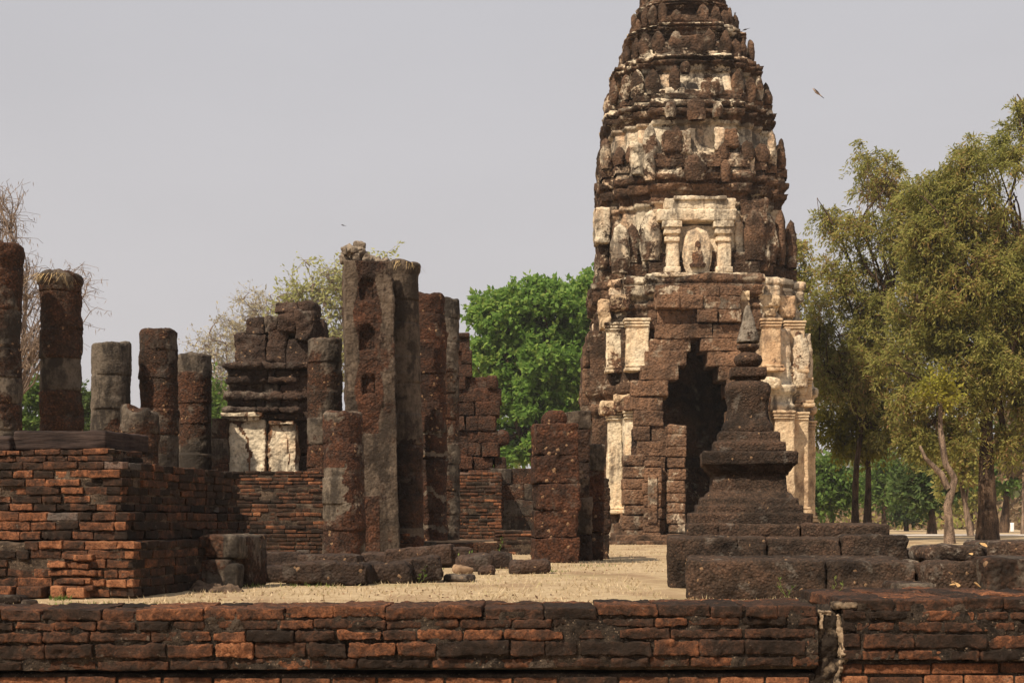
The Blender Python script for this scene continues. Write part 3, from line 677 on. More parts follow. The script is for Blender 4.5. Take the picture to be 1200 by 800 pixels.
# ------------------------------------------------------------------ the low platforms behind the columns
def brick_tiers(name, X0, X1, Y, tiers, label, fresh_shade, seed, mat=M_BRICKD, step=(0.07, 0.1, 0.04), group=None, cat='platform', bl=0.26, cap=True):
    global rnd; rnd = random.Random(seed)
    root = thing(name, ((X0 + X1) / 2, Y + 1, 0), label, cat, group); bm, mm = MB(), MB()
    for (ins, z0, z1, dep) in tiers:
        n = max(2, int(round((z1 - z0) / 0.07))); h = (z1 - z0) / n
        for k in range(n):
            fr = fresh_shade(z0 + k * h)
            brick_course(bm, (X0 + ins * .3, Y + ins), 0, X1 - X0 - ins * .6, z0 + k * h, h, bl, 0.14, lambda u, z: fr, lambda u, z: rnd.random() < .05, step, 0.016, 0.012, 0.010, 1.5, 0.014, 0.015)
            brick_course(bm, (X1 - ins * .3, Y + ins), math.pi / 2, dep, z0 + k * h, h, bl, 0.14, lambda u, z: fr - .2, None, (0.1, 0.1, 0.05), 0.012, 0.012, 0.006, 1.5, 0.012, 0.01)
        rblock(mm, ((X0 + X1) / 2, Y + ins + dep / 2 + 0.012, (z0 + z1) / 2 - .004), (X1 - X0 - ins * .6 - .03, dep - .01, z1 - z0 - .015), None, .03, .07, .018, 1.5)
    bm.build('brickwork', mat, root); mm.build('mortar', M_MORT, root); return root
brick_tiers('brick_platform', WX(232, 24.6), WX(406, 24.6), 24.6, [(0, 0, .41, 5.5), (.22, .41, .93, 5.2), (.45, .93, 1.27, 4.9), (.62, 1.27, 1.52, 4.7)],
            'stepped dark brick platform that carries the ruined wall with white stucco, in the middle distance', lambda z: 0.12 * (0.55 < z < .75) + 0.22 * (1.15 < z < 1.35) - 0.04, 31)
brick_tiers('brick_plinth', WX(428, 24.9), WX(482, 24.9), 24.75, [(0, 0, .24, 1.2), (.06, .24, .42, 1.1)], 'low dark brick plinth at the foot of the niche pillar', lambda z: -0.25, 32, step=(.06, .1, .04))
brick_tiers('brick_pedestal', WX(536, 30.5), WX(588, 30.5), 30.5, [(0, .2, .75, 1.2), (.03, .75, 1.68, 1.1)], 'square brick pedestal with orange courses at the foot of the stepped wall ruin', lambda z: 0.28 if z > 1.45 or .8 < z < 1.1 else -.02, 33)
brick_tiers('ruined_wall', WX(578, 26), WX(632, 26), 26.0, [(0, 0, .34, .9), (.05, .34, .46, .8)], 'low stub of dark brick wall behind the scattered rocks', lambda z: -0.1, 34, cat='wall')

# long low laterite kerb with a sandy top, carrying the banded columns
def courses(mb, X0, X1, Y, z0, z1, hh, ll, dep, seed, amp=0.02, r=0.03, cov=0.0, jit=0.04, step=0.07, prof=None, miss=0.0, f=1.0, cvs=0.2):
    rr = random.Random(seed); z = z0
    while z < z1 - 0.05:
        h = min(hh * rr.uniform(.85, 1.15), z1 - z)
        if z1 - (z + h) < .1: h = z1 - z
        a, b = (X0, X1) if prof is None else prof(z + h / 2)
        x = a - rr.uniform(0, ll * .5)
        while x < b - .02:
            l = ll * rr.uniform(.6, 1.3); p0, p1 = max(x, a), min(x + l, b)
            if b - p1 < .12: p1 = b; l = p1 - x
            if p1 - p0 > .06 and rr.random() >= miss:
                rblock(mb, ((p0 + p1) / 2, Y + dep / 2 + rr.uniform(-jit, jit), z + h / 2), (p1 - p0 + .004, dep, h + .004), rotm(rr.gauss(0, .018), rr.gauss(0, .018), rr.gauss(0, .03)), r * rr.uniform(.45, 1.1), step, amp, f, (cov((p0+p1)/2, z) if callable(cov) else cov) + rr.gauss(0, cvs))
            x += l
        z += h
pk = thing('laterite_platform', (WX(505, 27), 27, 0), 'low laterite platform with a sandy top under the banded and slender columns', 'platform')
mb = MB(); courses(mb, WX(428, 25.6), WX(580, 25.6), 25.6, 0, .235, .235, .7, 3.5, 41); mb.build('stonework', M_LAT, pk)
mb = MB(); rblock(mb, (WX(505, 27.4), 27.5, .235), (2.6, 3.4, .05), None, .02, .15, .012); mb.build('sandy_top', M_DIRT, pk)

# ------------------------------------------------------------------ ruined wall with white stucco (on the stepped brick platform)
Yr = 26.9; rz = lambda py: WZ(py, Yr)
rx = lambda px: WX(px, Yr)
ruin = thing('ruined_shrine', (rx(312), Yr + 1, 1.5), 'ruined shrine wall with white stucco below and broken black blocks above', 'ruin')
mb = MB()
courses(mb, rx(300), rx(372), Yr + .35, 1.5, rz(492), .42, .6, 1.6, 51, prof=lambda z: (rx(264), rx(362)))
for k, (pa, pb_, pt, pbt, yo, cv) in enumerate([(262, 362, 425, 433, -.16, -.4), (266, 360, 432, 442, -.02, -.4), (265, 350, 441, 449, -.10, -.3), (268, 350, 448, 461, .06, -.2), (264, 352, 460, 468, -.06, .05), (267, 348, 467, 478, .04, .12), (262, 352, 477, 484, -.12, -.1), (266, 350, 483, 492, -.02, .0), (338, 362, 442, 467, .02, -.6), (342, 363, 466, 493, .06, -.6)]):
    cuts = [rx(pa)] + sorted(rnd.uniform(rx(pa) + .3, rx(pb_) - .3) for _ in range(3 if pb_ - pa > 40 else 0)) + [rx(pb_)]
    for a, b in zip(cuts[:-1], cuts[1:]):
        if b - a > .08: rblock(mb, ((a + b) / 2, Yr + yo + .8 + rnd.uniform(-.05, .05), (rz(pt) + rz(pbt)) / 2), (b - a + .02, 1.6, rz(pt) - rz(pbt)), rotm(0, rnd.gauss(0, .018), rnd.gauss(0, .02)), .05, .035, .048, 1.3, cv + rnd.gauss(0, .2))
mb.build('stone_courses', M_STONE, ruin)
mb = MB()
for (pa, pb_, pt, pbt) in [(269, 284, 388, 404), (274, 311, 391, 426), (311, 336, 386, 424), (336, 364, 396, 428), (286, 309, 372, 392), (308, 325, 371, 391), (325, 348, 369, 390), (345, 366, 366, 398), (322, 346, 354, 370), (347, 368, 352, 369), (362, 378, 371, 398), (360, 379, 396, 428)]:
    rblock(mb, ((rx(pa) + rx(pb_)) / 2, Yr + .55 + rnd.uniform(-.1, .1), (rz(pt) + rz(pbt)) / 2), (rx(pb_) - rx(pa), rnd.uniform(.7, 1.0), rz(pt) - rz(pbt)), rotm(rnd.gauss(0, .03), rnd.gauss(0, .03), rnd.gauss(0, .06)), .045, .035, .05, 1.2, rnd.uniform(-.6, .2), warp=.08)
mb.build('broken_blocks', M_STONE, ruin)
def spanel(pa, pb_, pt, pbt, yo, dep, name, base, seed, amp=.035, r=.03):
    """broken stucco: sound in the middle, fallen away along ragged edges and one crack"""
    xa, xb, za, zb = rx(pa), rx(pb_), rz(pbt), rz(pt)
    def cv(P):
        e = np.minimum(np.minimum(P[:, 0] - xa, xb - P[:, 0]) / .16, (zb - P[:, 2]) / .14)
        crack = np.abs((P[:, 0] - xa) / (xb - xa) - .62 - .5 * fbm(P * 1.6 + seed, 3)) < .035
        return base + .85 * fbm(P * 1.7 + seed, 4) - .75 * np.clip(1 - e, 0, 1) - 1.0 * crack
    mb = MB(); rblock(mb, ((xa + xb) / 2, Yr + yo + dep / 2, (za + zb) / 2), (xb - xa, dep, zb - za), rotm(rnd.gauss(0, .008), rnd.gauss(0, .008), rnd.gauss(0, .02)), r, .03, amp, 1.1, cv); mb.build(name, M_STUCW, ruin)
spanel(262, 311, 491, 554, .0, .5, 'stucco_panel', .78, 3)
spanel(315, 347, 496, 554, .04, .5, 'stucco_panel', .72, 9, .045)
spanel(304, 322, 500, 554, .22, .4, 'stucco_panel', .1, 5)
for q_ in ((260, 308, 484, 488.5, -.14), (262, 306, 488.5, 493, -.07), (315, 345, 493, 497.5, -.05)): spanel(*q_, .6, 'stucco_moulding', .95, 7, .022, .015)
mb = MB(); courses(mb, WX(247, 26.6), WX(266, 26.6), 26.7, 0, WZ(490, 26.7), .45, .6, .8, 55)
tag(mb.build('ruined_wall', M_LAT, loc=(WX(256, 26.6), 27, 0)), 'dark narrow wall remnant at the left side of the ruined shrine with white stucco', 'wall')

# stepped laterite wall ruin in front of the green tree
Y5 = 33.0
prof5 = [(388, 535, 549), (412, 535, 552), (434, 533, 575), (447, 533, 582), (461, 533, 587), (476, 533, 585), (488, 533, 581), (504, 533, 583), (522, 533, 585), (538, 533, 592), (600, 533, 592), (650, 533, 592)]
mb = MB()
def pf(z):
    py = HZ - (z - EYE) * F / Y5
    for (p0, a, b) in reversed(prof5):
        if py >= p0: return WX(a, Y5), WX(b, Y5)
    return WX(535, Y5), WX(549, Y5)
courses(mb, 0, 0, Y5, 0, WZ(390, Y5), .31, .48, 1.0, 61, prof=pf, amp=.035, r=.04, jit=.09, cov=-.42, cvs=.12)
tag(mb.build('ruined_wall', M_PLAS, loc=(WX(560, Y5), Y5, 0)), 'tall stepped wall ruin of broken laterite blocks in front of the bright green tree', 'wall')
mb = MB(); rblock(mb, (WX(588, Y5), Y5 + .2, WZ(513, Y5)), (.3, .5, .36), rotz(.2), .12, .05, .03, 1, -.5)
tag(mb.build('laterite_block', M_PLAS, loc=(WX(588, Y5), Y5, WZ(522, Y5))), 'round black block jutting from the right edge of the stepped wall ruin', 'stone block')
mb = MB(); courses(mb, WX(576, 31.5), WX(640, 31.5), 31.6, 0, WZ(549, 31.6), .36, .8, .7, 62, cov=.1)
tag(mb.build('ruined_wall', M_LAT, loc=(WX(606, 31.6), 32, 0)), 'dark laterite wall with level top between the brick pedestal and the square pillars', 'wall')

# ------------------------------------------------------------------ three square pillars right of centre
def sq_pillar(pa, pb_, pt, Y, label, seed, dep, hh, mat, lump=None, z0=-.03, cov=-.3):
    mb = MB(); rr = random.Random(seed); z = z0; zt = WZ(pt, Y); x0, x1 = WX(pa, Y), WX(pb_, Y)
    while z < zt - .03:
        h = min(hh * rr.uniform(.88, 1.12), zt - z)
        if zt - z - h < .12: h = zt - z
        j = rr.uniform(-.02, .02)
        cv = cov(z) if callable(cov) else cov
        rblock(mb, ((x0 + x1) / 2 + j, Y + dep / 2 + rr.uniform(-.02, .02), z + h / 2), (x1 - x0 + rr.uniform(-.03, .03), dep, h + .002), rotm(rr.gauss(0, .01), rr.gauss(0, .01), rr.gauss(0, .02) + .05), rr.uniform(.015, .035), .026, .034, 1.2, cv + rr.gauss(0, .15)); z += h
    if lump: 
        la, lb, lt = lump; rblock(mb, (WX((la + lb) / 2, Y), Y + dep / 2, (zt + WZ(lt, Y)) / 2 - .03), (WX(lb, Y) - WX(la, Y), dep * .7, WZ(lt, Y) - zt + .06), rotz(.2), .12, .03, .04, 1, -.3)
    return tag(mb.build('square_pillar', mat, loc=((x0 + x1) / 2, Y, 0)), label, 'pillar', 'square laterite pillars near the prang')
sq_pillar(626, 677, 497, 20.4, 'thick square laterite pillar with a rounded stone on top, left and nearest of the three near the prang', 71, .72, .43, M_LATRED, (637, 664, 478), cov=-.45)
sq_pillar(664, 692, 482, 21.6, 'taller square pillar with grey plaster streaks, middle of the three near the prang', 72, .7, .5, M_PLAS, cov=lambda z: .5 if z > 1.6 else .0)
sq_pillar(690, 707, 521, 22.4, 'narrow square pillar with a pale top block, third of the group beside the white stucco pilaster', 73, .6, .5, M_LATRED, cov=lambda z: .7 if z > 1.3 else -.3)
sq_pillar(700, 713, 560, 23.6, 'low dark pillar stump behind the narrow pillar with a pale top block', 74, .5, .4, M_LAT)

# ------------------------------------------------------------------ loose stones lying on the lawn
ST = 'loose laterite stones in front of the columns'
def stone(pa, pb_, pt, pbm, dep, label, r=.06, amp=.03, ang=0.0, mat=M_STONE, cov=-.3, name='laterite_stone', tilt=(0, 0), Y=None, lift=None):
    Y = Y or EYE * F / (pbm - HZ)
    slab(pa, pb_, pt, pbm, Y, dep, ang, label, mat, r, amp, 'stone', name, ST, lift, 1.0, cov, 0.03, 0.035, tilt)
stone(299, 338, 662, 684, .45, 'squat dark laterite stone at the left end of the row of large stones', ang=.1)
stone(329, 432, 661, 687, .75, 'broad flat laterite stone in front of the plaster patched column', r=.035, ang=-.03, amp=.045)
stone(428, 480, 661, 685, .6, 'flat laterite stone between the broad flat stone and the tilted long one', r=.04, amp=.04, ang=.05)
stone(454, 514, 655, 684, .5, 'long laterite stone with a rising pointed top, right end of the large stone row', r=.04, tilt=(0, -.12), ang=.15, amp=.045)
stone(452, 530, 642, 664, .7, 'low tilted laterite slab behind the long pointed stone', r=.035, tilt=(0, -.08), Y=18.5, lift=0.0)
stone(284, 352, 648, 661, .8, 'dark laterite slab at the foot of the brick platform, behind the squat stone', r=.03, Y=19.3, lift=-.02, ang=.04)
stone(351, 421, 651, 661, .7, 'low laterite slab at the foot of the plaster patched column', r=.03, Y=19.0, lift=-.02, ang=-.05)
stone(420, 484, 649, 661, .8, 'low laterite slab at the foot of the niche pillar plinth', r=.03, Y=19.5, lift=-.02, ang=.06)
stone(517, 553, 643, 664, .5, 'square dark laterite block beside the tan broken shard', r=.04, Y=18.6, lift=-.02)
stone(541, 576, 650, 671, .5, 'dark wedge shaped rock above the tan broken shard', r=.06, tilt=(0, -.2), ang=.3)
stone(574, 597, 648, 667, .4, 'cube like dark rock between the wedge rock and the wide rock', r=.04, ang=.2)
stone(559, 578, 664, 675, .25, 'small round dark rock in front of the wedge rock', r=.07)
stone(532, 553, 664, 674, .2, 'tan orange broken shard of brick among the dark rocks', r=.04, mat=M_DIRT, ang=.3, name='brick_shard', tilt=(.1, .15), amp=.03)
stone(518, 556, 674, 683, .35, 'flat low grey stone on the grass in front of the rocks', r=.04, cov=.2)
stone(596, 646, 655, 674, .4, 'wide rock with a notched top at the right end of the loose rocks', r=.07, tilt=(0, -.05))

# ------------------------------------------------------------------ small stupa on its stepped plinth
rnd = random.Random(77)
CX, CY, CS = WX(876.5, 14.6), 14.6, 14.6 / F
cz = lambda py: EYE + (HZ - py) * CS
stupa = thing('small_stupa', (CX, CY, 0), 'small dark laterite stupa with bell body and pale cone finial, in front of the prang', 'stupa')
stupa_cov = -0.6
def box_prof(name, prof, sq=0.93, amp=.012, mat=M_CHEDI, rot=0.0, cov=-.6, ox=0.0, nseg=88, step=.022, c=None):
    mb = MB(); pr = [(cz(py), hw * CS) for py, hw in prof]
    lathe(mb, (CX + ox, CY, 0), pr, nseg, sq, amp, 1.4, cov, step=step, rot=rot)
    return mb.build(name, mat, stupa)
box_prof('base', [(615, 68), (614, 70), (602, 70), (601.5, 67), (601, 61), (593, 60.5), (592.3, 59.5), (591.8, 57), (584.5, 56), (583.5, 54), (583, 51), (578, 48), (576, 44), (557, 42.5), (556.5, 45), (553, 46), (552, 48.5), (547, 52), (545.5, 54.5), (533, 55), (531, 53.5), (530.5, 43)], rot=-.115, ox=.0, amp=.017)
box_prof('stepped_collar', [(531, 30), (530.5, 42), (520, 41.5), (519, 37.5), (518.5, 36), (509, 35.5), (507, 33), (506.5, 20)], rot=-.115)
box_prof('bell', [(508, 20), (507.5, 29.5), (503, 30), (498, 28.5), (492, 25.6), (485, 23.6), (477, 23.4), (468, 25.0), (460, 26.4), (454, 26.2), (450, 24), (447.5, 18), (446.5, 8)], sq=.5, rot=-.115, amp=.014, cov=-.45)
box_prof('harmika', [(447, 10), (446.5, 14), (443.5, 14.5), (443, 20.8), (433, 21), (432, 20), (431.5, 10)], sq=.95, rot=-.115, amp=.006)
box_prof('ring', [(432, 8), (431, 10), (428, 14.5), (423, 17), (417, 15.5), (414, 10), (412.6, 8)], sq=0, amp=.007)
box_prof('ring', [(413, 7), (411.5, 9), (408.5, 13), (404.5, 13), (402.5, 8), (401.8, 6)], sq=0, amp=.006)
box_prof('finial', [(402, 7), (401.5, 12.5), (397, 12.6), (390, 10.6), (380, 7.6), (371, 5.2), (364, 3.4), (360, 2.2), (358.5, .6)], sq=.35, amp=.017, cov=.30, nseg=44, step=.014)
# stepped laterite plinth of large blocks under it
plinth = thing('laterite_plinth', (WX(930, 12.5), 13, 0), 'wide stepped plinth of dark laterite blocks under the small stupa', 'plinth')
def prow(cuts, pt, pb_, Y, dep, seed, z0=None, amp=.022, r=.03):
    mb = MB(); rr = random.Random(seed); zt = WZ(pt, Y); zb = WZ(pb_, Y) if z0 is None else z0
    A = -.115; X0 = WX(cuts[0], Y); ca, sa = math.cos(A), math.sin(A)
    for a, b in zip(cuts[:-1], cuts[1:]):
        ua, ub = WX(a, Y) - X0, WX(b, Y) - X0
        # keep the right-hand end where the picture has it although the face turns nearer
        k = 1.0 - .012 * 1; um = (ua + ub) / 2 * k; d = dep / 2 + rr.uniform(-.015, .015)
        rblock(mb, (X0 + um * ca - d * sa, Y + um * sa + d * ca, (zt + zb) / 2 + rr.uniform(-.006, .006)), ((ub - ua) * k - .002, dep, zt - zb), rotm(rr.gauss(0, .006), rr.gauss(0, .006), A + rr.gauss(0, .008)), r, .02, amp, 1.6, -.6)
    return mb
prow([807, 968, 1071], 657, 701, 11.45, 2.0, 1, -.03).build('lower_course', M_CHEDI, plinth)
prow([782, 865, 900, 985, 1062], 630, 660, 13.2, 2.3, 2, -.03).build('middle_course', M_CHEDI, plinth)
prow([842, 938, 1040], 614, 631, 13.85, 1.5, 3).build('upper_course', M_CHEDI, plinth)
prow([805, 843], 612.5, 631, 13.9, 1.3, 4).build('upper_course', M_CHEDI, plinth)

# stones to the right of the plinth
R1 = 'dark laterite blocks right of the stupa plinth'
slab(1060, 1089, 644, 662, 13.2, .6, .05, 'low dark laterite stone between the plinth and the cap block on the right', M_CHEDI, .04, .02, 'stone block', 'laterite_block', R1, -.03)
slab(1067, 1088, 657, 686, 11.6, .5, 0, 'worn rounded end block touching the plinth, left of the hollowed block', M_CHEDI, .06, .02, 'stone block', 'laterite_block', R1, -.03)
slab(1083, 1152, 659, 693, 11.1, .55, .03, 'hollowed laterite block flecked with pale lichen, lowest in the pile right of the plinth', M_CHEDI, .06, .03, 'stone block', 'laterite_block', R1, -.03, cov=-.12)
slab(1087, 1159, 639, 659, 11.3, .6, -.03, 'thick black cap block on top of the hollowed block at the right', M_CHEDI, .06, .02, 'stone block', 'laterite_block', R1)
slab(1154, 1260, 653, 697, 10.9, .9, .03, 'reddish topped laterite block at the right edge of the picture', M_LAT, .04, .02, 'stone block', 'laterite_block', R1, -.03)
slab(1160, 1260, 635, 652, 13.0, .8, .0, 'flat dark laterite block behind the reddish one at the right edge', M_CHEDI, .04, .02, 'stone block', 'laterite_block', R1, -.03)
slab(1050, 1096, 682, 700, 10.6, .4, .02, 'thin grey laterite slab on the ground just behind the right brick wall', M_LAT, .03, .015, 'stone block', 'laterite_block', R1, -.03, cov=.2)

# ------------------------------------------------------------------ the prang
rnd = random.Random(99); PR = np.random.default_rng(99)
PX, PY = WX(815, 43.2), 43.2; S43 = 43.2 / F
prang = thing('prang', (PX, PY, 0), 'tall tapering laterite prang tower with peeling cream stucco and a dark pointed doorway', 'prang tower')
zp = lambda py: EYE + (HZ - py) * S43
def lean(z): return -0.030 * max(0.0, z - 3.0)
Q = [(3.35, 0), (3.35, 1.8), (2.87, 1.8), (2.87, 2.4), (2.4, 2.4), (2.4, 2.87), (1.8, 2.87), (1.8, 3.35), (0, 3.35)]
def poly_full(q):
    out = []
    for k in range(4):
        c, s = [(1, 0), (0, 1), (-1, 0), (0, -1)][k]
        for (x, y) in q[:-1]: out.append((x * c - y * s, x * s + y * c))
    return out
def resample(poly, step):
    out = []
    for a, b in zip(poly, poly[1:] + poly[:1]):
        n = max(1, int(round(math.hypot(b[0] - a[0], b[1] - a[1]) / step)))
        for k in range(n): out.append((a[0] + (b[0] - a[0]) * k / n, a[1] + (b[1] - a[1]) * k / n))
    return np.array(out)
PLAN = resample(poly_full(Q), 0.11); NP_ = len(PLAN)
ANG = np.arctan2(PLAN[:, 1], PLAN[:, 0]); CIRC = np.stack([np.cos(ANG), np.sin(ANG)], 1)
NEXTP = np.roll(PLAN, -1, 0) - np.roll(PLAN, 1, 0)
def ring(z, half, rnd_, plan=None):
    p = (PLAN if plan is None else plan) * (half / 3.35)
    if rnd_ > 0 and plan is None: p = p * (1 - rnd_) + CIRC * half * rnd_
    return np.stack([PX + lean(z) + p[:, 0], PY + p[:, 1], np.full(len(p), z)], 1)
def prang_loft(name, prof, cov, amp=.05, step=.07, top=True):
    """prof: (z, half, roundness)"""
    pr = dense(prof, step); G = np.stack([ring(z, h, r) for z, h, r in pr])
    P = G.reshape(-1, 3)
    # masonry courses: shallow joints and slightly shifted stones
    nn = grid_normals(G); zz = P[:, 2]; ci = np.floor(zz / 0.38)
    aa = np.arctan2(P[:, 1] - PY, P[:, 0] - PX); bi = np.floor(aa * 4.2 + (ci % 2) * .5)
    shift = _hash(ci.astype(np.int64), bi.astype(np.int64), np.zeros(len(ci), np.int64))
    d = rough_d(P, amp * .85, .9) + .045 * fbm(P * .9, 2) + .035 * shift * (np.abs(nn.reshape(-1, 3)[:, 2]) < .5)
    d -= .028 * np.maximum(0, 1 - np.abs((zz / .38) % 1 - .03) / .10) * (np.abs(nn.reshape(-1, 3)[:, 2]) < .5)
    G = G + nn * d.reshape(len(pr), -1, 1)
    mb = MB(); loft(mb, G, 0, 1, cov, cap_top=top); return mb.build(name, M_PRANG, prang)
def lx(P): return P[:, 0] - PX - np.array([lean(z) for z in P[:, 2]]) if len(P) < 5 else P[:, 0] - PX + 0.030 * np.maximum(0, P[:, 2] - 3)
# lower body, hollow behind the door: plan without the front porch and with a deep recess
NW = 1.34
front = [(-1.8, -2.87), (-NW, -2.87), (-NW, 0.6), (NW, 0.6), (NW, -2.87), (1.8, -2.87)]
full = poly_full(Q)
lower = [p for p in full if not (abs(p[0]) <= 1.81 and p[1] < -2.8)]
k0 = max(range(len(lower)), key=lambda i: math.hypot(lower[i][0] - lower[i-1][0], lower[i][1] - lower[i-1][1]) if lower[i][1] < -2 and lower[i-1][1] < -2 else -1)
lower = lower[k0:] + lower[:k0]      # starts at the right hand side of the front, ends left of it
if lower[0][0] < 0: lower = lower[1:] + lower[:1]
LOWER = resample([(x * (.965 if abs(x) > 2.5 else 1), y) for x, y in lower] + front, 0.11)
def body_cov(P):
    x, y, z = P[:, 0] - PX, P[:, 1] - PY, P[:, 2]
    c = np.full(len(P), -.12)
    c = np.where((x > 1.3) & (z > .9) & (y < 1.5), .75, c)
    c = np.where((x < -1.7) & (z > 1.0) & (z < 3.6) & (y < -2.2), .55, c)
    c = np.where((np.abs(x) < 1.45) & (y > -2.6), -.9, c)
    return c
prof = [(0, .34), (.3, .34), (.32, .24), (.58, .24), (.6, .14), (.9, .10), (.95, 0), (3.72, 0), (3.78, .10), (3.95, .12), (4.0, .03), (4.2, .06), (4.28, .16), (4.48, .18), (4.55, .04), (4.8, 0), (6.1, 0)]
pr = dense(prof, .10); G = []
nl = np.stack([np.roll(LOWER, -1, 0)[:, 1] - np.roll(LOWER, 1, 0)[:, 1], -(np.roll(LOWER, -1, 0)[:, 0] - np.roll(LOWER, 1, 0)[:, 0])], 1); nl /= np.maximum(np.linalg.norm(nl, axis=1, keepdims=True), 1e-6)
for z, o in pr:
    inner = (np.abs(LOWER[:, 0]) <= NW + .01) & (LOWER[:, 1] < .7) & (LOWER[:, 1] > -3) & (np.abs(LOWER[:, 1] + 2.87) > -1)
    p = LOWER + nl * np.where((np.abs(LOWER[:, 0]) < NW + .05)[:, None] & (LOWER[:, 1] < .7)[:, None], 0, o)
    G.append(np.stack([PX + lean(z) + p[:, 0], PY + p[:, 1], np.full(len(p), z)], 1))
G = np.stack(G); P = G.reshape(-1, 3); nn = grid_normals(G); d = rough_d(P, .05, .55) + .03 * fbm(P * .9, 2)
G = G + nn * d.reshape(len(pr), -1, 1); mb = MB(); loft(mb, G, 0, 1, body_cov, cap_top=True); mb.build('lower_body', M_PRANG, prang)
def up_cov(P):
    x, z = P[:, 0] - PX, P[:, 2]
    return np.where(x > 1.45, .7, np.where((x < -1.2) & (fbm(P * .8, 2) > .1), .25, -.35))
prang_loft('upper_body', [(6.0, 2.744, 0), (6.05, 3.069, 0), (6.5, 3.069, .02), (6.55, 2.995, .03), (6.62, 2.976, .03), (6.7, 3.032, .03), (6.8, 2.976, .03), (6.95, 2.883, .03), (7.0, 2.995, .04), (7.06, 3.106, .04), (7.3, 3.125, .04), (7.36, 3.069, .04), (7.42, 3.143, .04), (7.6, 3.125, .05), (7.66, 2.883, .06), (7.68, 2.418, .06)], up_cov)
# pilaster shafts of cream stucco flanking the porch
def pil(xa, xb, y, z0, z1, mat, cov, name='pilaster', amp=.03):
    c0 = cov; cov = lambda P: (c0(P) if callable(c0) else c0) - .30 + .55 * fbm(P * np.array([1.6, 1.6, .8]), 3)
    mb = MB(); rblock(mb, (PX + (xa + xb) / 2 + lean((z0 + z1) / 2), PY + y, (z0 + z1) / 2), (xb - xa, .34, z1 - z0), None, .05, .05, amp, .8, cov)
    # moulded capital and foot
    for k, (dz, o, h) in enumerate([(0, .10, .07), (-.09, .06, .06), (-.17, .03, .05)]):
        rblock(mb, (PX + (xa + xb) / 2 + lean(z1), PY + y - .02, z1 - .04 + dz), (xb - xa + o, .36 + o, h), None, .02, .06, .012, .8, cov)
    for k, (dz, o, h) in enumerate([(0.02, .14, .10), (.12, .08, .07)]):
        rblock(mb, (PX + (xa + xb) / 2 + lean(z0), PY + y - .02, z0 + .04 + dz), (xb - xa + o, .36 + o, h), None, .02, .06, .012, .8, cov)
    return mb.build(name, mat, prang)
def streakcov(x0_, x1_):
    def f(P):
        x, z = P[:, 0] - PX, P[:, 2]
        return np.where((x > x0_) & (x < x1_) & (z < 3.2) & (z > 1.2), -.28, .95)
    return f
pil(-2.38, -1.84, -2.98, .85, 3.75, M_STUC, streakcov(-2.22, -2.04))
pil(-2.85, -2.42, -2.52, .85, 3.75, M_STUC, .95)
pil(-2.28, -1.62, -2.98, 4.85, 6.35, M_STUC, .9)
pil(-2.80, -2.32, -2.52, 4.85, 6.30, M_STUC, .45)
pil(1.84, 2.40, -2.98, .85, 3.75, M_STUCR, .9)
pil(2.42, 2.88, -2.52, .85, 3.75, M_STUCR, .9)
pil(1.55, 2.10, -2.98, 4.85, 6.35, M_STUCR, .9)
pil(2.30, 2.86, -2.52, 4.85, 6.35, M_STUCR, .9)
pil(2.80, 3.22, -1.85, .6, 3.55, M_STUCR, .9)
pil(2.60, 3.05, -2.3, 3.9, 4.75, M_STUCR, .8)
# broken gable stubs of the side porches
mb = MB(); courses(mb, PX - 3.52, PX - 2.7, PY - 1.7, 3.6, 6.2, .4, .5, 1.6, 5, amp=.05, r=.06, prof=lambda z: (PX - 3.50 + max(0, z - 5.5) * .3, PX - 2.75), f=.6, cov=-.3)
mb.build('side_porch', M_PRANG, prang)
mb = MB(); courses(mb, PX + 2.7, PX + 3.5, PY - 1.7, 3.6, 6.2, .4, .5, 1.6, 6, amp=.05, r=.06, prof=lambda z: (PX + 2.75, PX + 3.20 - max(0, z - 5.0) * .38), f=.6, cov=-.35)
mb.build('side_porch', M_PRANG, prang)
def leaf(mb, c, w_, h, th, ang, amp=.03, cov=-.2, point=1.0):
    prof = []
    for k in range(11):
        t = k / 10
        wv = (0.80 + 0.20 * math.sin(min(t / .4, 1) * math.pi / 2)) if t < .4 else math.cos((t - .4) / .6 * math.pi / 2) ** (0.62 * point)
        prof.append((t * h, max(w_ / 2 * wv, .012)))
    lathe(mb, c, prof, 16, .25, amp, .9, cov, step=.09, rot=ang, sx=th / w_, sy=1.0)
# flame shaped gable end and a fallen white lump on the right
def pleaf(*a):
    mb = MB(); leaf(mb, *a); return mb
for (gx, gz, gw, gh, cvv) in ((2.64, 4.45, .58, 1.75, .3), (2.32, 4.35, .5, 1.0, .15), (2.05, 4.4, .45, .7, .2)):
    pleaf((PX + gx, PY - 2.62, gz), gw, gh, .34, -math.pi / 2 + .3, .07, cvv, .9).build('gable_ornament', M_STUCW, prang)
mb = MB(); rblock(mb, (PX + 1.72, PY - 3.2, 4.52), (.55, .4, .32), rotm(0, .15, 0), .12, .04, .05, .9, .6); mb.build('fallen_stucco', M_STUC, prang)
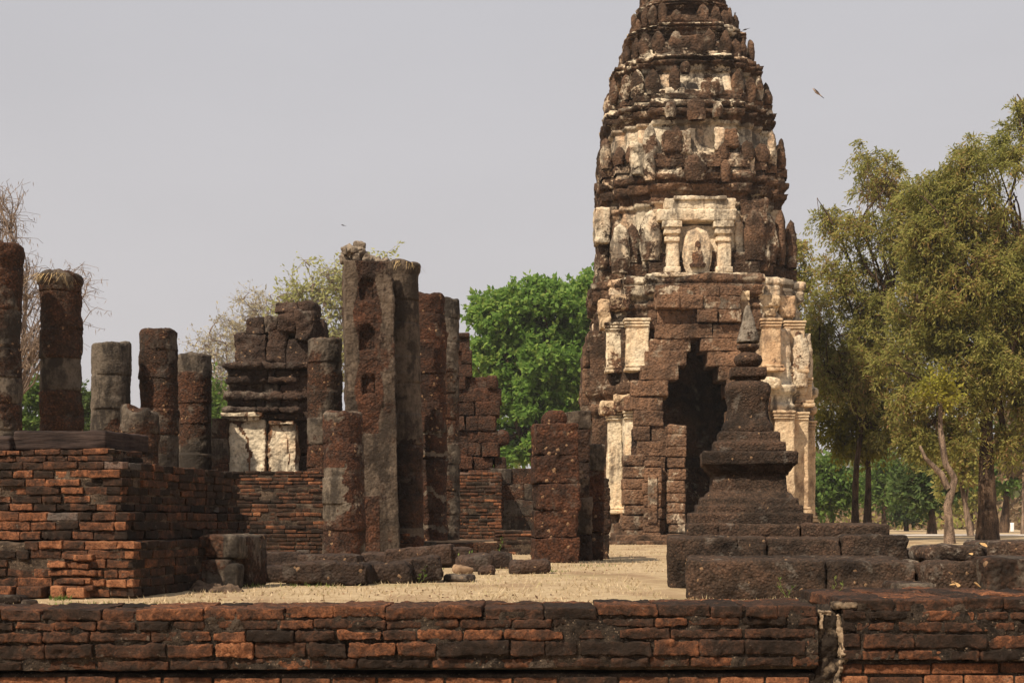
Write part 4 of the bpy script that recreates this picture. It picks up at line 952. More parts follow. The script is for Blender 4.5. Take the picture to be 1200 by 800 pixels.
# corbelled porch of large blocks round the doorway
SP = 40.0 / F; DX = WX(817, 40.0)
pz = lambda py: EYE + (HZ - py) * SP
inner = [(397, -9, 4), (412, -12, 10), (429, -22, 24), (446, -34, 35), (465, -41, 42), (481, -37, 37)]
mb = MB(); rr = random.Random(8)
def porch_row(pt, pbm, l, il, ir, rgt, cov=-.35, dy=0.0, w=36):
    z1, z0 = pz(pt), pz(pbm)
    spans = [(l, il), (ir, rgt)] if il is not None else [(l, rgt)]
    for (a, b) in spans:
        n = max(1, int(round((b - a) / w))); cuts = [a] + [a + (b - a) * (k + rr.uniform(-.22, .22)) / n for k in range(1, n)] + [b]
        for p, q_ in zip(cuts[:-1], cuts[1:]):
            dep = rr.uniform(.9, 1.1)
            rblock(mb, (DX + (p + q_) / 2 * SP, 39.85 + dep / 2 + dy + rr.uniform(-.05, .05), (z0 + z1) / 2 + rr.uniform(-.015, .015)), ((q_ - p) * SP + .006, dep, z1 - z0 + .004), rotm(rr.gauss(0, .012), rr.gauss(0, .012), rr.gauss(0, .03)), rr.uniform(.015, .05), .045, .035, .9, cov + rr.gauss(0, .12))
porch_row(335, 347, -50, None, None, 52, -.1, -.02); porch_row(347, 363, -49, None, None, 6, -.3, -.16, 30); porch_row(347, 363, 6, None, None, 50, .0, .03)
porch_row(363, 380, -47, None, None, 0, -.4, .12, 20); porch_row(363, 378, 0, None, None, 50, -.2, -.14, 30)
porch_row(380, 397, -50, None, None, 52, -.4, 0)
for (pt, pbm, il, ir, l, rgt) in [(397, 412, -9, 3, -56, 56), (412, 429, -13, 11, -61, 61), (429, 446, -23, 24, -67, 66), (446, 465, -34, 34, -77, 74), (465, 481, -41, 42, -86, 86)]:
    porch_row(pt, pbm, l, il, ir, rgt)
for k, pt in enumerate(range(481, 630, 18)): porch_row(pt, min(pt + 18, 640), -73 + rr.uniform(-3, 3), -38 + rr.uniform(-2, 3), 38, 72, -.4, .05 if k < 3 else .0, 24)
mb.build('porch', M_PORCH, prang)
mb = MB()   # broken low walls and posts in front of the left jamb
for (a, b, pt, pbm, yo) in [(-88, -62, 533, 640, -.35), (-66, -46, 541, 640, -.6), (-52, -38, 552, 640, -.3)]:
    z = 0; zt = pz(pt)
    while z < zt - .05:
        h = min(.36 * rr.uniform(.8, 1.2), zt - z)
        rblock(mb, (DX + (a + b) / 2 * SP + rr.uniform(-.03, .03), 39.7 + yo + .35, z + h / 2), ((b - a) * SP + rr.uniform(-.05, .05), .7, h - .006), rotz(rr.gauss(0, .03)), .05, .05, .03, .8, -.3 + rr.gauss(0, .2)); z += h
rblock(mb, (DX - 56 * SP, 39.7 - .63, 1.25), (.26, .06, 1.35), None, .05, .05, .02, .8, .02)
mb.build('porch_wall', M_PORCH, prang)
mb = MB(); z = 0
while z < pz(500) - .05:
    h = min(.3 * rr.uniform(.8, 1.2), pz(500) - z); rblock(mb, (DX - 28 * SP + rr.uniform(-.03, .03), 39.35, z + h / 2), (21 * SP + rr.uniform(-.04, .04), .5, h - .005), rotz(rr.gauss(0, .04)), .05, .04, .03, .8, -.02 if .3 < z < 2.0 else -.3); z += h
mb.build('porch_post', M_PORCH, prang)
mb = MB(); rblock(mb, (DX - 10 * SP, 39.5, .05), (4.2, 1.6, .42), None, .05, .08, .03, .8, -.5); rblock(mb, (DX - 10 * SP, 38.7, .0), (5.0, 1.0, .2), None, .05, .08, .03, .8, -.5)
mb.build('step', M_PRANG, prang)
mb = MB(); rblock(mb, (PX, PY + .52, 1.75), (1.5, .06, 1.1), None, .02, .05, .02, .8, lambda p: .05 + 0 * p[:, 0]); mb.build('wall_painting', M_STUC, prang)

def antefix(x, y, z, w_, h, th, ang, cov):
    mb = MB(); leaf(mb, (x, y, z), w_, h, th, ang, .05, cov, rnd.uniform(.7, 1.2)); return mb.build('antefix', M_PRANG, prang)
def lip(P, z0, z1, b):
    t = (P[:, 2] - z0) / (z1 - z0); return b + .22 * (t > .93) + .14 * (np.abs(t - .2) < .03) + .12 * fbm(P * np.array([.8, .8, .4]), 2)
def tier(k, z0, z1, h0, h1, rn, anth, antw, cov, n_mid=1, parts=True, wallin=.30, mbx=None):
    H = z1 - z0
    prof = [(z0, h0, rn), (z0 + .10 * H, h0 + .02, rn), (z0 + .11 * H, h0 - .06, rn), (z0 + .2 * H, h0 - .05, rn), (z0 + .21 * H, h0 - wallin, rn), (z0 + .64 * H, h1 - wallin * .9, rn), (z0 + .66 * H, h1 - wallin * .55, rn),
            (z0 + .72 * H, h1 - wallin * .5, rn), (z0 + .73 * H, h1 - .15, rn), (z0 + .77 * H, h1 - .13, rn), (z0 + .775 * H, h1 - .03, rn), (z0 + .84 * H, h1 + .02, rn), (z0 + .845 * H, h1 - .10, rn), (z0 + .88 * H, h1 - .11, rn), (z0 + .885 * H, h1 + .0, rn), (z0 + .94 * H, h1 + .03, rn), (z0 + .945 * H, h1 - .07, rn), (z1, h1 - .10, rn), (z1 + .02, h1 * .8, rn)]
    prang_loft('tier', prof, cov, .05, .065)
    # antefixes on the base band: at every projecting corner and in the middle of each face
    zz = z0 + .14 * H
    pts = []
    for (x, y) in full:
        r_ = math.hypot(x, y)
        if (abs(x), abs(y)) in ((3.35, 1.8), (2.87, 2.4), (2.4, 2.87), (1.8, 3.35)): pts.append((x, y))
    for s in (-1, 1): pts += [(s * .85, -3.35), (s * 3.35, -.9)] if k != 1 else []
    pts += [(3.35, 0), (-3.35, 0)]
    for (x, y) in pts:
        if y > 1.0: continue
        a = math.atan2(y, x); f = (h0 - .12) / 3.35; rr_ = math.hypot(x, y) * f * (1 - rn) + (h0 - .12) * rn
        X, Y_ = PX + lean(zz) + rr_ * math.cos(a), PY + rr_ * math.sin(a)
        hh = anth * rnd.choice([1, 1, .95, 1.08, .8, .62, 1.1]); ww = antw * rnd.uniform(.85, 1.15)
        fa = round(a / (math.pi / 2)) * math.pi / 2 * .6 + a * .4
        cv = rnd.choice([-.5, -.4, -.3, -.2, -.05, .08, .2]) if k < 4 else rnd.choice([-.4, -.3, -.12])
        if parts: antefix(X, Y_, zz - .05, ww, hh, ww * .6, fa + rnd.gauss(0, .08), cv)
        else: leaf(mbx, (X, Y_, zz - .05), ww, hh, ww * .5, fa, .04, cv)
def tc(base, mid, zc=None):
    def f(P):
        x, z = np.abs(P[:, 0] - PX - .03 * -np.maximum(0, P[:, 2] - 3)), P[:, 2]
        return base + mid * np.exp(-(x / 1.5) ** 2)
    return f
tier(1, 7.66, 10.72, 2.90, 2.77, .07, 1.45, .62, lambda P: np.where((P[:, 2] > 8.3) & (P[:, 2] < 9.75), .50, lip(P, 7.66, 10.72, -.14)))
tier(2, 10.72, 12.75, 2.75, 2.54, .16, .95, .50, lambda P: np.where((P[:, 2] > 11.15) & (P[:, 2] < 12.15), .45, lip(P, 10.72, 12.75, -.06)))
tier(3, 12.75, 14.15, 2.47, 2.24, .28, .78, .42, lambda P: np.where((P[:, 2] > 13.0) & (P[:, 2] < 13.8), .26, lip(P, 12.75, 14.15, -.10)))
tier(4, 14.15, 15.2, 2.05, 1.80, .42, .62, .36, lambda P: lip(P, 14.15, 15.2, .0))
tier(5, 15.2, 16.0, 1.68, 1.45, .58, .56, .32, lambda P: lip(P, 15.2, 16.0, -.15))
ub = MB()
tier(6, 16.0, 16.65, 1.36, 1.08, .75, .48, .26, lambda P: np.full(len(P), -.35))
tier(7, 16.65, 17.2, 1.0, .8, .85, .42, .22, lambda P: np.full(len(P), -.4))
prang_loft('bud', [(17.2, .8, 1), (17.5, .85, 1), (17.8, .72, 1), (18.2, .45, 1), (18.7, .18, 1), (19.0, .05, 1)], lambda P: np.full(len(P), -.4), .03)
# central niche with a seated figure's stele on the first tier, smaller steles above
def fbox(mb, pa, pb_, pt, pbm, yo, dep, cov, r=.05, amp=.025, f=.9, ang=0):
    Yq = PY + yo; x0, x1 = WX(pa, Yq), WX(pb_, Yq); z1, z0 = WZ(pt, Yq), WZ(pbm, Yq)
    rblock(mb, ((x0 + x1) / 2, Yq + dep / 2, (z0 + z1) / 2), (x1 - x0, dep, z1 - z0), None, r, .05, amp, f, cov)
nb = MB(); yo = -3.02
for (a, b) in ((781, 796), (841, 857)):
    fbox(nb, a, b, 262, 318, yo, .5, .8); fbox(nb, a - 3, b + 2, 266, 274, yo - .07, .5, .75, .03); fbox(nb, a - 2, b + 1, 277, 283, yo - .05, .5, .75, .03); fbox(nb, a - 5, b + 4, 258, 266, yo - .12, .5, .8, .03); fbox(nb, a - 2, b + 2, 312, 319, yo - .06, .5, .6, .03)
fbox(nb, 770, 864, 244, 259, yo - .10, .6, .8, .05, .03); fbox(nb, 779, 863, 232, 246, yo - .06, .6, .62, .06, .04); fbox(nb, 790, 852, 229, 234, yo - .14, .6, .5, .03)
fbox(nb, 795, 842, 264, 319, yo + .22, .3, .55); fbox(nb, 764, 876, 319, 324, yo - .10, .7, .25, .03)
nb.build('niche', M_STUCW, prang)
sb = MB(); leaf(sb, (WX(817.5, PY - 3.1), PY - 3.0, WZ(319, PY - 3.1)), 34 * S43 * .93, 54 * S43 * .93, .28, -math.pi / 2, .03, .85, .45)
stele_o = sb.build('stele', M_STUCW, prang); sb = MB()
fg = (WX(817.5, PY - 3.2), PY - 3.13, WZ(313, PY - 3.2))
lathe(sb, fg, [(0, .20), (.10, .24), (.16, .14), (.36, .16), (.48, .13), (.52, .06), (.58, .09), (.68, .09), (.76, .04), (.82, .01)], 20, .1, .02, 1, lambda P: np.where(P[:, 2] < fg[2] + .42, -.35, .1), sx=1, sy=.5)
sb.build('seated_figure', M_STUC, stele_o)
for (px, pt, pbm, w_, yo, cv) in [(815, 180, 212, 26, -2.95, -.25), (816, 115, 141, 21, -2.72, -.3), (727, 262, 320, 22, -2.65, .45), (803, 72, 86, 12, -2.4, 0), (893, 264, 318, 18, -2.6, .15), (761, 178, 212, 14, -2.75, .4), (850, 188, 214, 12, -2.75, -.4), (786, 119, 138, 12, -2.6, .2), (841, 119, 138, 11, -2.6, .4)]:
    cv = cv * .45; mb = MB(); Yq = PY + yo; leaf(mb, (WX(px, Yq), Yq, WZ(pbm, Yq)), w_ * Yq / F, (pbm - pt) * Yq / F, .3, -math.pi / 2, .05, cv, .5); mb.build('stele', M_PRANG, prang)
# stucco remnants and stone blocks on the tier faces
for (a, b, pt, pbm, yo, cv) in [(779, 804, 101, 112, -2.55, .45), (822, 842, 96, 112, -2.6, .05), (794, 829, 40, 61, -2.15, -.35), (792, 800, 184, 207, -2.72, .7), (829, 840, 184, 205, -2.72, .8), (739, 765, 168, 205, -2.60, .45), (865, 884, 168, 205, -2.55, .35),
        (797, 810, 152, 180, -2.80, .3), (838, 850, 150, 176, -2.80, .7), (778, 800, 152, 178, -2.85, -.3), (850, 866, 150, 172, -2.85, -.3), (795, 803, 116, 137, -2.5, .6), (821, 835, 118, 136, -2.5, .45), (767, 778, 262, 316, -2.75, .25), (862, 872, 258, 310, -2.7, .55), (878, 894, 250, 310, -2.6, .3), (697, 716, 243, 285, -2.0, .35), (868, 900, 233, 262, -2.72, .1), (752, 766, 270, 318, -2.6, .3)]:
    mb = MB(); fbox(mb, a, b, pt, pbm, yo + (.12 if pt < 120 else .05), .6, cv * .8 - .02, .06, .07, .9); mb.build('stucco_patch', M_PRANG, prang)
# carved capitals on the right of the cornice and the left ones
for (a, b, pt, pbm, yo, cv) in [(866, 879, 340, 352, -3.1, .8), (878, 914, 345, 360, -2.85, .75), (882, 910, 360, 370, -2.80, .6), (914, 932, 346, 372, -2.4, .5), (885, 908, 370, 382, -2.72, .7), (866, 878, 352, 376, -3.05, .5), (703, 716, 350, 385, -2.5, .35), (715, 738, 344, 362, -2.9, .2), (704, 722, 470, 486, -2.8, .35), (886, 902, 443, 470, -2.9, .35), (720, 742, 462, 482, -3.05, .1)]:
    mb = MB(); fbox(mb, a, b, pt, pbm, yo, .5, cv * .7, .05, .07, 1.5); mb.build('carved_block', M_STUCR, prang)

# ------------------------------------------------------------------ trees
def unit(v): return v / max(np.linalg.norm(v), 1e-9)
def limb(mb, a, b, r0, r1, rr, wob=.12, sag=0.0, n=7, nseg=6, amp=0.0):
    a = np.array(a, float); b = np.array(b, float); L = np.linalg.norm(b - a); pts = []
    o1, o2 = [np.array([rr.gauss(0, 1), rr.gauss(0, 1), rr.gauss(0, .6)]) * L * wob for _ in range(2)]
    for i in range(n):
        t = i / (n - 1); s_ = math.sin(math.pi * t); s2 = math.sin(2 * math.pi * t)
        p = a + (b - a) * t + o1 * s_ * .6 + o2 * s2 * .4; p[2] += sag * L * s_
        pts.append(p)
    rad = [r0 + (r1 - r0) * (i / (n - 1)) ** .8 for i in range(n)]
    tube(mb, pts, rad, nseg, amp=amp); return np.array(pts)
def leaves(mb, P, D, L, W, rr, spread=.5):
    """one diamond leaf at each P along D (arrays); random roll"""
    n = len(P); D = D + rr.normal(0, spread, (n, 3)); D /= np.linalg.norm(D, axis=1, keepdims=True)
    S = np.cross(D, rr.normal(0, 1, (n, 3)) + np.array([0, 0, 1.2])); S /= np.maximum(np.linalg.norm(S, axis=1, keepdims=True), 1e-6)
    l = (L * rr.uniform(.6, 1.3, n))[:, None]; w_ = (W * rr.uniform(.7, 1.3, n))[:, None]
    V = np.stack([P, P + D * l * .45 + S * w_ * .5, P + D * l, P + D * l * .45 - S * w_ * .5], 1).reshape(-1, 3)
    q = np.arange(n * 4).reshape(n, 4); mb.add(V, q)
def tree(name, base, trunk_pts, lobes, ncl, nleaf, L, W, mats, label, cat='tree', group=None, seed=0, r0=.25, cl_r=.5, droop=0.0, shell=.55, spread=.6, twig=.012, limb_every=4, hole=0.0, sprays=7, crown_name='crown', flat=.75, bare_mb=True, limb_r=.5):
    """lobes: (x,y,z,rx,ry,rz) ; the limbs run from the trunk to the leaf clusters"""
    rr = random.Random(seed); ng = np.random.default_rng(seed); root = thing(name, base, label, cat, group)
    tb, cb = MB(), MB(); trunk = np.array(trunk_pts, float)
    n = len(trunk); rad = np.linspace(r0, r0 * .45, n); rad[0] *= 1.25
    tt = np.linspace(0, n - 1, n * 6); tp = np.stack([np.interp(tt, np.arange(n), trunk[:, k]) for k in range(3)], 1)
    tp[1:-1] = (tp[:-2] + tp[1:-1] * 2 + tp[2:]) / 4
    tube(tb, tp, np.interp(tt, np.arange(n), rad), 14, amp=r0 * .22)
    hubs = []
    vol = [a[3] * a[4] * a[5] for a in lobes]; tot = sum(vol)
    for lb, v in zip(lobes, vol):
        c = np.array(lb[:3]); rx_ = np.array(lb[3:6])
        st = trunk[-1] if rr.random() < .6 else trunk[max(0, n - 2)]
        hb = limb(tb, st, c + rx_ * np.array([rr.uniform(-.2, .2), rr.uniform(-.2, .2), -.15]), r0 * limb_r, r0 * .2, rr, .10, n=8, nseg=8)
        k = max(4, int(ncl * (v / tot) ** .8 / sum((q_ / tot) ** .8 for q_ in vol)))
        subs = [limb(tb, hb[rr.randint(3, 7)], c + rx_ * np.array([math.cos(a), math.sin(a * 1.7), math.sin(a)]) * .6, r0 * .18, r0 * .07, rr, .12, n=6, nseg=5) for a in [rr.uniform(0, 6.28) for _ in range(max(2, k // 9))]]
        allp = np.concatenate([hb[3:]] + [s_[1:] for s_ in subs])
        for i in range(k):
            d = ng.normal(0, 1, 3); d /= np.linalg.norm(d); q_ = ng.random() ** (shell)
            p = c + rx_ * d * q_
            if hole and vnoise((p * 0.55 + seed)[None])[0] > hole: continue
            j = np.argmin(np.linalg.norm(allp - p, axis=1) + 0.3 * np.abs(allp[:, 2] - p[2] + .4)); 
            if i % limb_every == 0: limb(tb, allp[j], p, twig * 2.2, twig * .7, rr, .12, n=5, nseg=4)
            for s_ in range(sprays):
                dd = ng.normal(0, 1, 3) * np.array([1, 1, flat]); dd /= np.linalg.norm(dd); ln = cl_r * ng.uniform(.5, 1.25)
                m_ = max(2, int(nleaf / sprays)); t = ng.random(m_) ** .8
                P = p + dd * ln * t[:, None] + ng.normal(0, cl_r * .10, (m_, 3)); P[:, 2] -= droop * ln * t ** 2
                D = np.repeat(dd[None], m_, 0); D[:, 2] -= droop * t * 1.2
                leaves(cb, P, D, L, W, ng, spread)
                if twig > .004: tube(tb, [p, p + dd * ln * .5 - np.array([0, 0, droop * ln * .25]), p + dd * ln - np.array([0, 0, droop * ln])], [twig * .6, twig * .45, twig * .25], 3)
    tb.build('trunk', mats[0], root); cb.build(crown_name, mats[1], root, smooth=False)
    return root
def PT(px, py, Y): return (WX(px, Y), Y, WZ(py, Y))
def LB(px, py, rpx, rpy, Y, ry=None): s = Y / F; return (WX(px, Y), Y, WZ(py, Y), rpx * s, (ry if ry else rpx * s), rpy * s)

L_GREEN = leafmat('leaf_bright_green', [(.095, .175, .038), (.155, .275, .055), (.22, .355, .075), (.34, .43, .10)], .62)
L_OLIVE = leafmat('leaf_olive', [(.165, .175, .050), (.28, .285, .075), (.36, .35, .098), (.43, .38, .12), (.40, .24, .11)], .64)
L_YELL = leafmat('leaf_yellow_green', [(.14, .14, .022), (.26, .25, .035), (.34, .30, .045)], .45)
L_PALE = leafmat('leaf_pale_green', [(.30, .30, .11), (.42, .43, .16), (.52, .50, .24)], .5)
L_TAN = leafmat('leaf_tan', [(.36, .32, .21), (.46, .41, .27), (.53, .47, .30)], .45)
L_MID = leafmat('leaf_mid_green', [(.075, .13, .028), (.12, .20, .045), (.18, .25, .06)], .5)
L_DARK = leafmat('leaf_dark_green', [(.05, .085, .024), (.085, .13, .036), (.13, .17, .055)], .45)
L_FAR = leafmat('leaf_far_haze', [(.13, .145, .06), (.20, .21, .09), (.26, .25, .13)], .45)  # far leaves paled, with distance haze mixed into the leaf colour
L_BROWN = leafmat('leaf_brown', [(.13, .09, .05), (.22, .15, .085), (.28, .20, .115)], .35)
L_POD = leafmat('seed_pod', [(.18, .12, .075), (.27, .19, .125), (.34, .25, .17)], .2)

# bright green broadleaved tree left of the prang
Y = 75.0
tree('broadleaf_tree', (WX(630, Y), Y, 0), [PT(630, 614, Y), PT(632, 580, Y), PT(628, 545, Y), PT(634, 500, Y)],
     [LB(600, 372, 44, 38, Y), LB(655, 362, 46, 38, Y), LB(700, 375, 48, 44, Y), LB(582, 410, 38, 40, Y), LB(640, 430, 62, 52, Y), LB(700, 450, 52, 54, Y), LB(610, 480, 48, 48, Y), LB(660, 505, 56, 46, Y), LB(735, 420, 40, 50, Y), LB(580, 520, 34, 30, Y), LB(690, 340, 26, 20, Y), LB(640, 345, 26, 20, Y), LB(578, 362, 24, 22, Y)],
     900, 120, .30, .20, (M_BARKD, L_GREEN), 'large bright green broadleaved tree between the stepped wall ruin and the prang', seed=3, r0=.34, cl_r=.75, shell=.30, spread=.9, twig=.01, limb_every=5, droop=.25, flat=.6, hole=.52)

# big olive tree at the right with a thick brown trunk
Y = 44.0
tree('feathery_tree', (WX(1158, Y), Y, 0), [PT(1158, 636, Y), PT(1157, 590, Y), PT(1156, 540, Y), PT(1155, 490, Y), PT(1159, 450, Y)],
     [LB(1155, 215, 62, 60, Y), LB(1205, 260, 60, 70, Y), LB(1100, 260, 55, 65, Y), LB(1150, 330, 75, 65, Y), LB(1220, 370, 60, 70, Y), LB(1095, 365, 55, 55, Y), LB(1160, 420, 70, 50, Y), LB(1215, 460, 50, 50, Y), LB(1070, 440, 45, 45, Y), LB(1130, 470, 40, 28, Y), LB(1205, 165, 28, 45, Y), LB(1195, 122, 14, 20, Y), LB(1120, 512, 34, 22, Y), LB(1185, 520, 30, 20, Y), LB(1075, 505, 34, 24, Y)],
     1250, 150, .15, .046, (M_BARKD, L_OLIVE), 'big olive feathery tree with the thickest brown trunk, at the right edge', group='feathery trees on the right', seed=5, r0=.31, cl_r=.50, shell=.42, spread=.5, twig=.009, limb_every=3, droop=.55, hole=.34, sprays=10)
# its left neighbour with two dark stems and a thinner, drooping outer crown
Y = 50.0
tree('feathery_tree', (WX(1004, Y), Y, 0), [PT(1003, 632, Y), PT(1002, 590, Y), PT(1003, 550, Y), PT(1010, 500, Y), PT(1022, 460, Y)],
     [LB(1035, 205, 44, 48, Y), LB(1075, 235, 40, 50, Y), LB(965, 245, 24, 24, Y), LB(960, 380, 22, 40, Y), LB(1000, 262, 42, 34, Y), LB(1050, 290, 52, 44, Y), LB(985, 320, 28, 34, Y), LB(1020, 345, 45, 40, Y), LB(1000, 405, 50, 40, Y), LB(1050, 420, 50, 50, Y), LB(985, 455, 40, 40, Y), LB(1030, 490, 50, 40, Y), LB(1075, 340, 40, 60, Y), LB(960, 420, 28, 50, Y), LB(1070, 510, 36, 30, Y)],
     760, 120, .16, .05, (M_BARKD, L_OLIVE), 'thinner drooping feathery tree just right of the prang, with a slim dark trunk', group='feathery trees on the right', seed=8, r0=.14, cl_r=.55, shell=.45, spread=.55, twig=.009, limb_every=2, droop=.7, hole=.32, sprays=8)
Y = 51.0
tree('feathery_tree', (WX(1017, Y), Y, 0), [PT(1016, 632, Y), PT(1017, 590, Y), PT(1018, 550, Y), PT(1014, 500, Y)],
     [LB(1000, 450, 36, 34, Y), LB(1030, 470, 30, 34, Y), LB(985, 500, 30, 28, Y), LB(1010, 515, 40, 24, Y)],
     170, 90, .18, .08, (M_BARKD, L_YELL), 'small yellow green tree with straight dark trunk beside the slim trunk near the prang', group='feathery trees on the right', seed=9, r0=.15, cl_r=.5, shell=.5, twig=.008, droop=.5)
# crooked pale tree
Y = 41.0
ct = tree('crooked_tree', (WX(1112, Y), Y, 0), [PT(1113, 637, Y), PT(1112, 610, Y), PT(1110, 592, Y), PT(1116, 575, Y), PT(1119, 560, Y), PT(1109, 545, Y), PT(1105, 522, Y), PT(1101, 500, Y), PT(1102, 475, Y)],
     [LB(1100, 455, 30, 24, Y)], 30, 36, .13, .08, (M_BARKL, L_YELL), 'crooked tree with a twisted pale trunk and few shoots, left of the thickest trunk', seed=12, r0=.135, cl_r=.3, twig=.008, limb_r=.12)
tb = MB(); tp = np.array([PT(1111, 572, Y), PT(1103, 555, Y), PT(1094, 546, Y), PT(1084, 536, Y), PT(1078, 522, Y)]); tube(tb, tp, [.10, .09, .08, .06, .035], 9, amp=.02); tb.build('branch', M_BARKL, ct)
# glimpse of a tree behind the prang's right flank
Y = 62.0
tree('broadleaf_tree', (WX(935, Y), Y, 0), [PT(930, 625, Y), PT(932, 540, Y), PT(930, 440, Y), PT(928, 380, Y)], [LB(938, 335, 20, 50, Y), LB(945, 400, 22, 40, Y), LB(936, 292, 14, 22, Y), LB(945, 450, 30, 50, Y)], 230, 60, .16, .09, (M_BARKD, L_OLIVE), 'loose olive crowned tree showing behind the right flank of the prang', seed=14, r0=.16, cl_r=.6, twig=.009, droop=.5)

# bare tree with hanging pods at the far left
def bare_tree(name, base, lobes, seed, r0, mats, label, n1=26, podn=10, podl=.24, Y=50):
    rr = random.Random(seed); ng = np.random.default_rng(seed); root = thing(name, base, label, 'tree'); tb, cb = MB(), MB()
    top = np.array(base) + np.array([0, 0, 3.6]); limb(tb, base, top, r0, r0 * .7, rr, .05, n=8, nseg=10)
    for lb in lobes:
        c = np.array(lb[:3]); R_ = np.array(lb[3:6]); hb = limb(tb, top, c, r0 * .5, r0 * .16, rr, .13, n=10, nseg=7)
        for i in range(n1):
            d = ng.normal(0, 1, 3); d /= np.linalg.norm(d); p = c + R_ * d * ng.random() ** .4
            st = hb[rr.randint(3, 9)]; h2 = limb(tb, st, p, r0 * .13, .012, rr, .16, n=7, nseg=5)
            for j in range(6):
                a = h2[rr.randint(2, 6)]; dd = ng.normal(0, 1, 3); dd[2] = abs(dd[2]) * .6 - .35; dd /= np.linalg.norm(dd); e = a + dd * rr.uniform(.4, 1.1)
                h3 = limb(tb, a, e, .011, .006, rr, .15, sag=.12, n=4, nseg=3)
                m_ = podn; t = ng.random(m_); P = a + (e - a) * t[:, None] + ng.normal(0, .05, (m_, 3)); D = np.tile(np.array([0, 0, -1.0]), (m_, 1)); leaves(cb, P, D, podl, .022, ng, .45)
    tb.build('trunk', mats[0], root); cb.build('seed_pods', mats[1], root, smooth=False); return root
Y = 50.0
bare_tree('bare_tree', (WX(-40, Y), Y, 0), [LB(0, 245, 34, 34, Y), LB(60, 400, 40, 30, Y), LB(85, 340, 26, 34, Y), LB(-20, 330, 50, 50, Y), LB(30, 330, 34, 40, Y), LB(-60, 260, 40, 50, Y)], 4, .26, (M_TWIG, L_POD), 'leafless tree with hanging brown seed pods behind the leftmost columns', n1=26, podn=6)
Y = 58.0
for (px, py, rw, rh, mat, lab, sd) in [(35, 470, 36, 46, L_MID, 'mid green bush between the two leftmost columns', 1), (100, 478, 22, 30, L_DARK, 'dark green bush between the capital column and the short broken one', 2), (252, 490, 26, 44, L_MID, 'green bush in the gap left of the ruined shrine', 3), (-20, 480, 40, 40, L_MID, 'green bush at the left edge behind the tallest column', 4)]:
    tree('bush', (WX(px, Y), Y, 0), [PT(px, 630, Y), PT(px, 580, Y), PT(px, 530, Y)], [LB(px, py, rw, rh, Y), LB(px, py + 50, rw * 1.2, rh, Y), LB(px + 8, py + 100, rw * 1.3, 40, Y)], 150, 60, .22, .13, (M_BARKD, mat), lab, 'bush', 'green bushes behind the left ruins', sd, .14, .6, twig=.008)

# pale, thinly leaved trees behind the ruined shrine
G3 = 'pale thinly leaved trees behind the ruined shrine'
Y = 95.0
tree('pale_tree', (WX(300, Y), Y, 0), [PT(300, 622, Y), PT(298, 560, Y), PT(300, 500, Y), PT(304, 450, Y)], [LB(300, 365, 30, 28, Y), LB(270, 400, 36, 30, Y), LB(240, 420, 34, 26, Y), LB(310, 420, 40, 40, Y), LB(250, 460, 44, 36, Y), LB(290, 470, 50, 40, Y), LB(225, 450, 20, 26, Y)],
     460, 34, .24, .09, (M_TWIG, L_TAN), 'tan feathery half bare tree left of the ruined shrine', group=G3, seed=21, r0=.24, cl_r=1.0, twig=.02, limb_every=1, shell=.4, flat=.9)
Y = 90.0
tree('pale_tree', (WX(375, Y), Y, 0), [PT(372, 622, Y), PT(375, 540, Y), PT(372, 470, Y), PT(376, 420, Y)], [LB(372, 330, 34, 32, Y), LB(345, 355, 30, 22, Y), LB(400, 340, 34, 38, Y), LB(365, 395, 50, 34, Y), LB(395, 420, 46, 44, Y), LB(330, 390, 30, 30, Y)],
     360, 34, .28, .13, (M_TWIG, L_PALE), 'pale yellow green open tree behind the ruined shrine and the niche pillar', group=G3, seed=22, r0=.24, cl_r=1.0, twig=.022, limb_every=1, shell=.4, hole=.35)
Y = 92.0
tree('pale_tree', (WX(440, Y), Y, 0), [PT(444, 622, Y), PT(446, 500, Y), PT(442, 400, Y)], [LB(444, 302, 18, 12, Y), LB(430, 340, 30, 30, Y), LB(470, 400, 30, 40, Y)], 80, 40, .28, .14, (M_TWIG, L_PALE), 'slim pale green tree whose tip shows over the top of the niche pillar', group=G3, seed=23, r0=.2, cl_r=.9, twig=.02, limb_every=1)

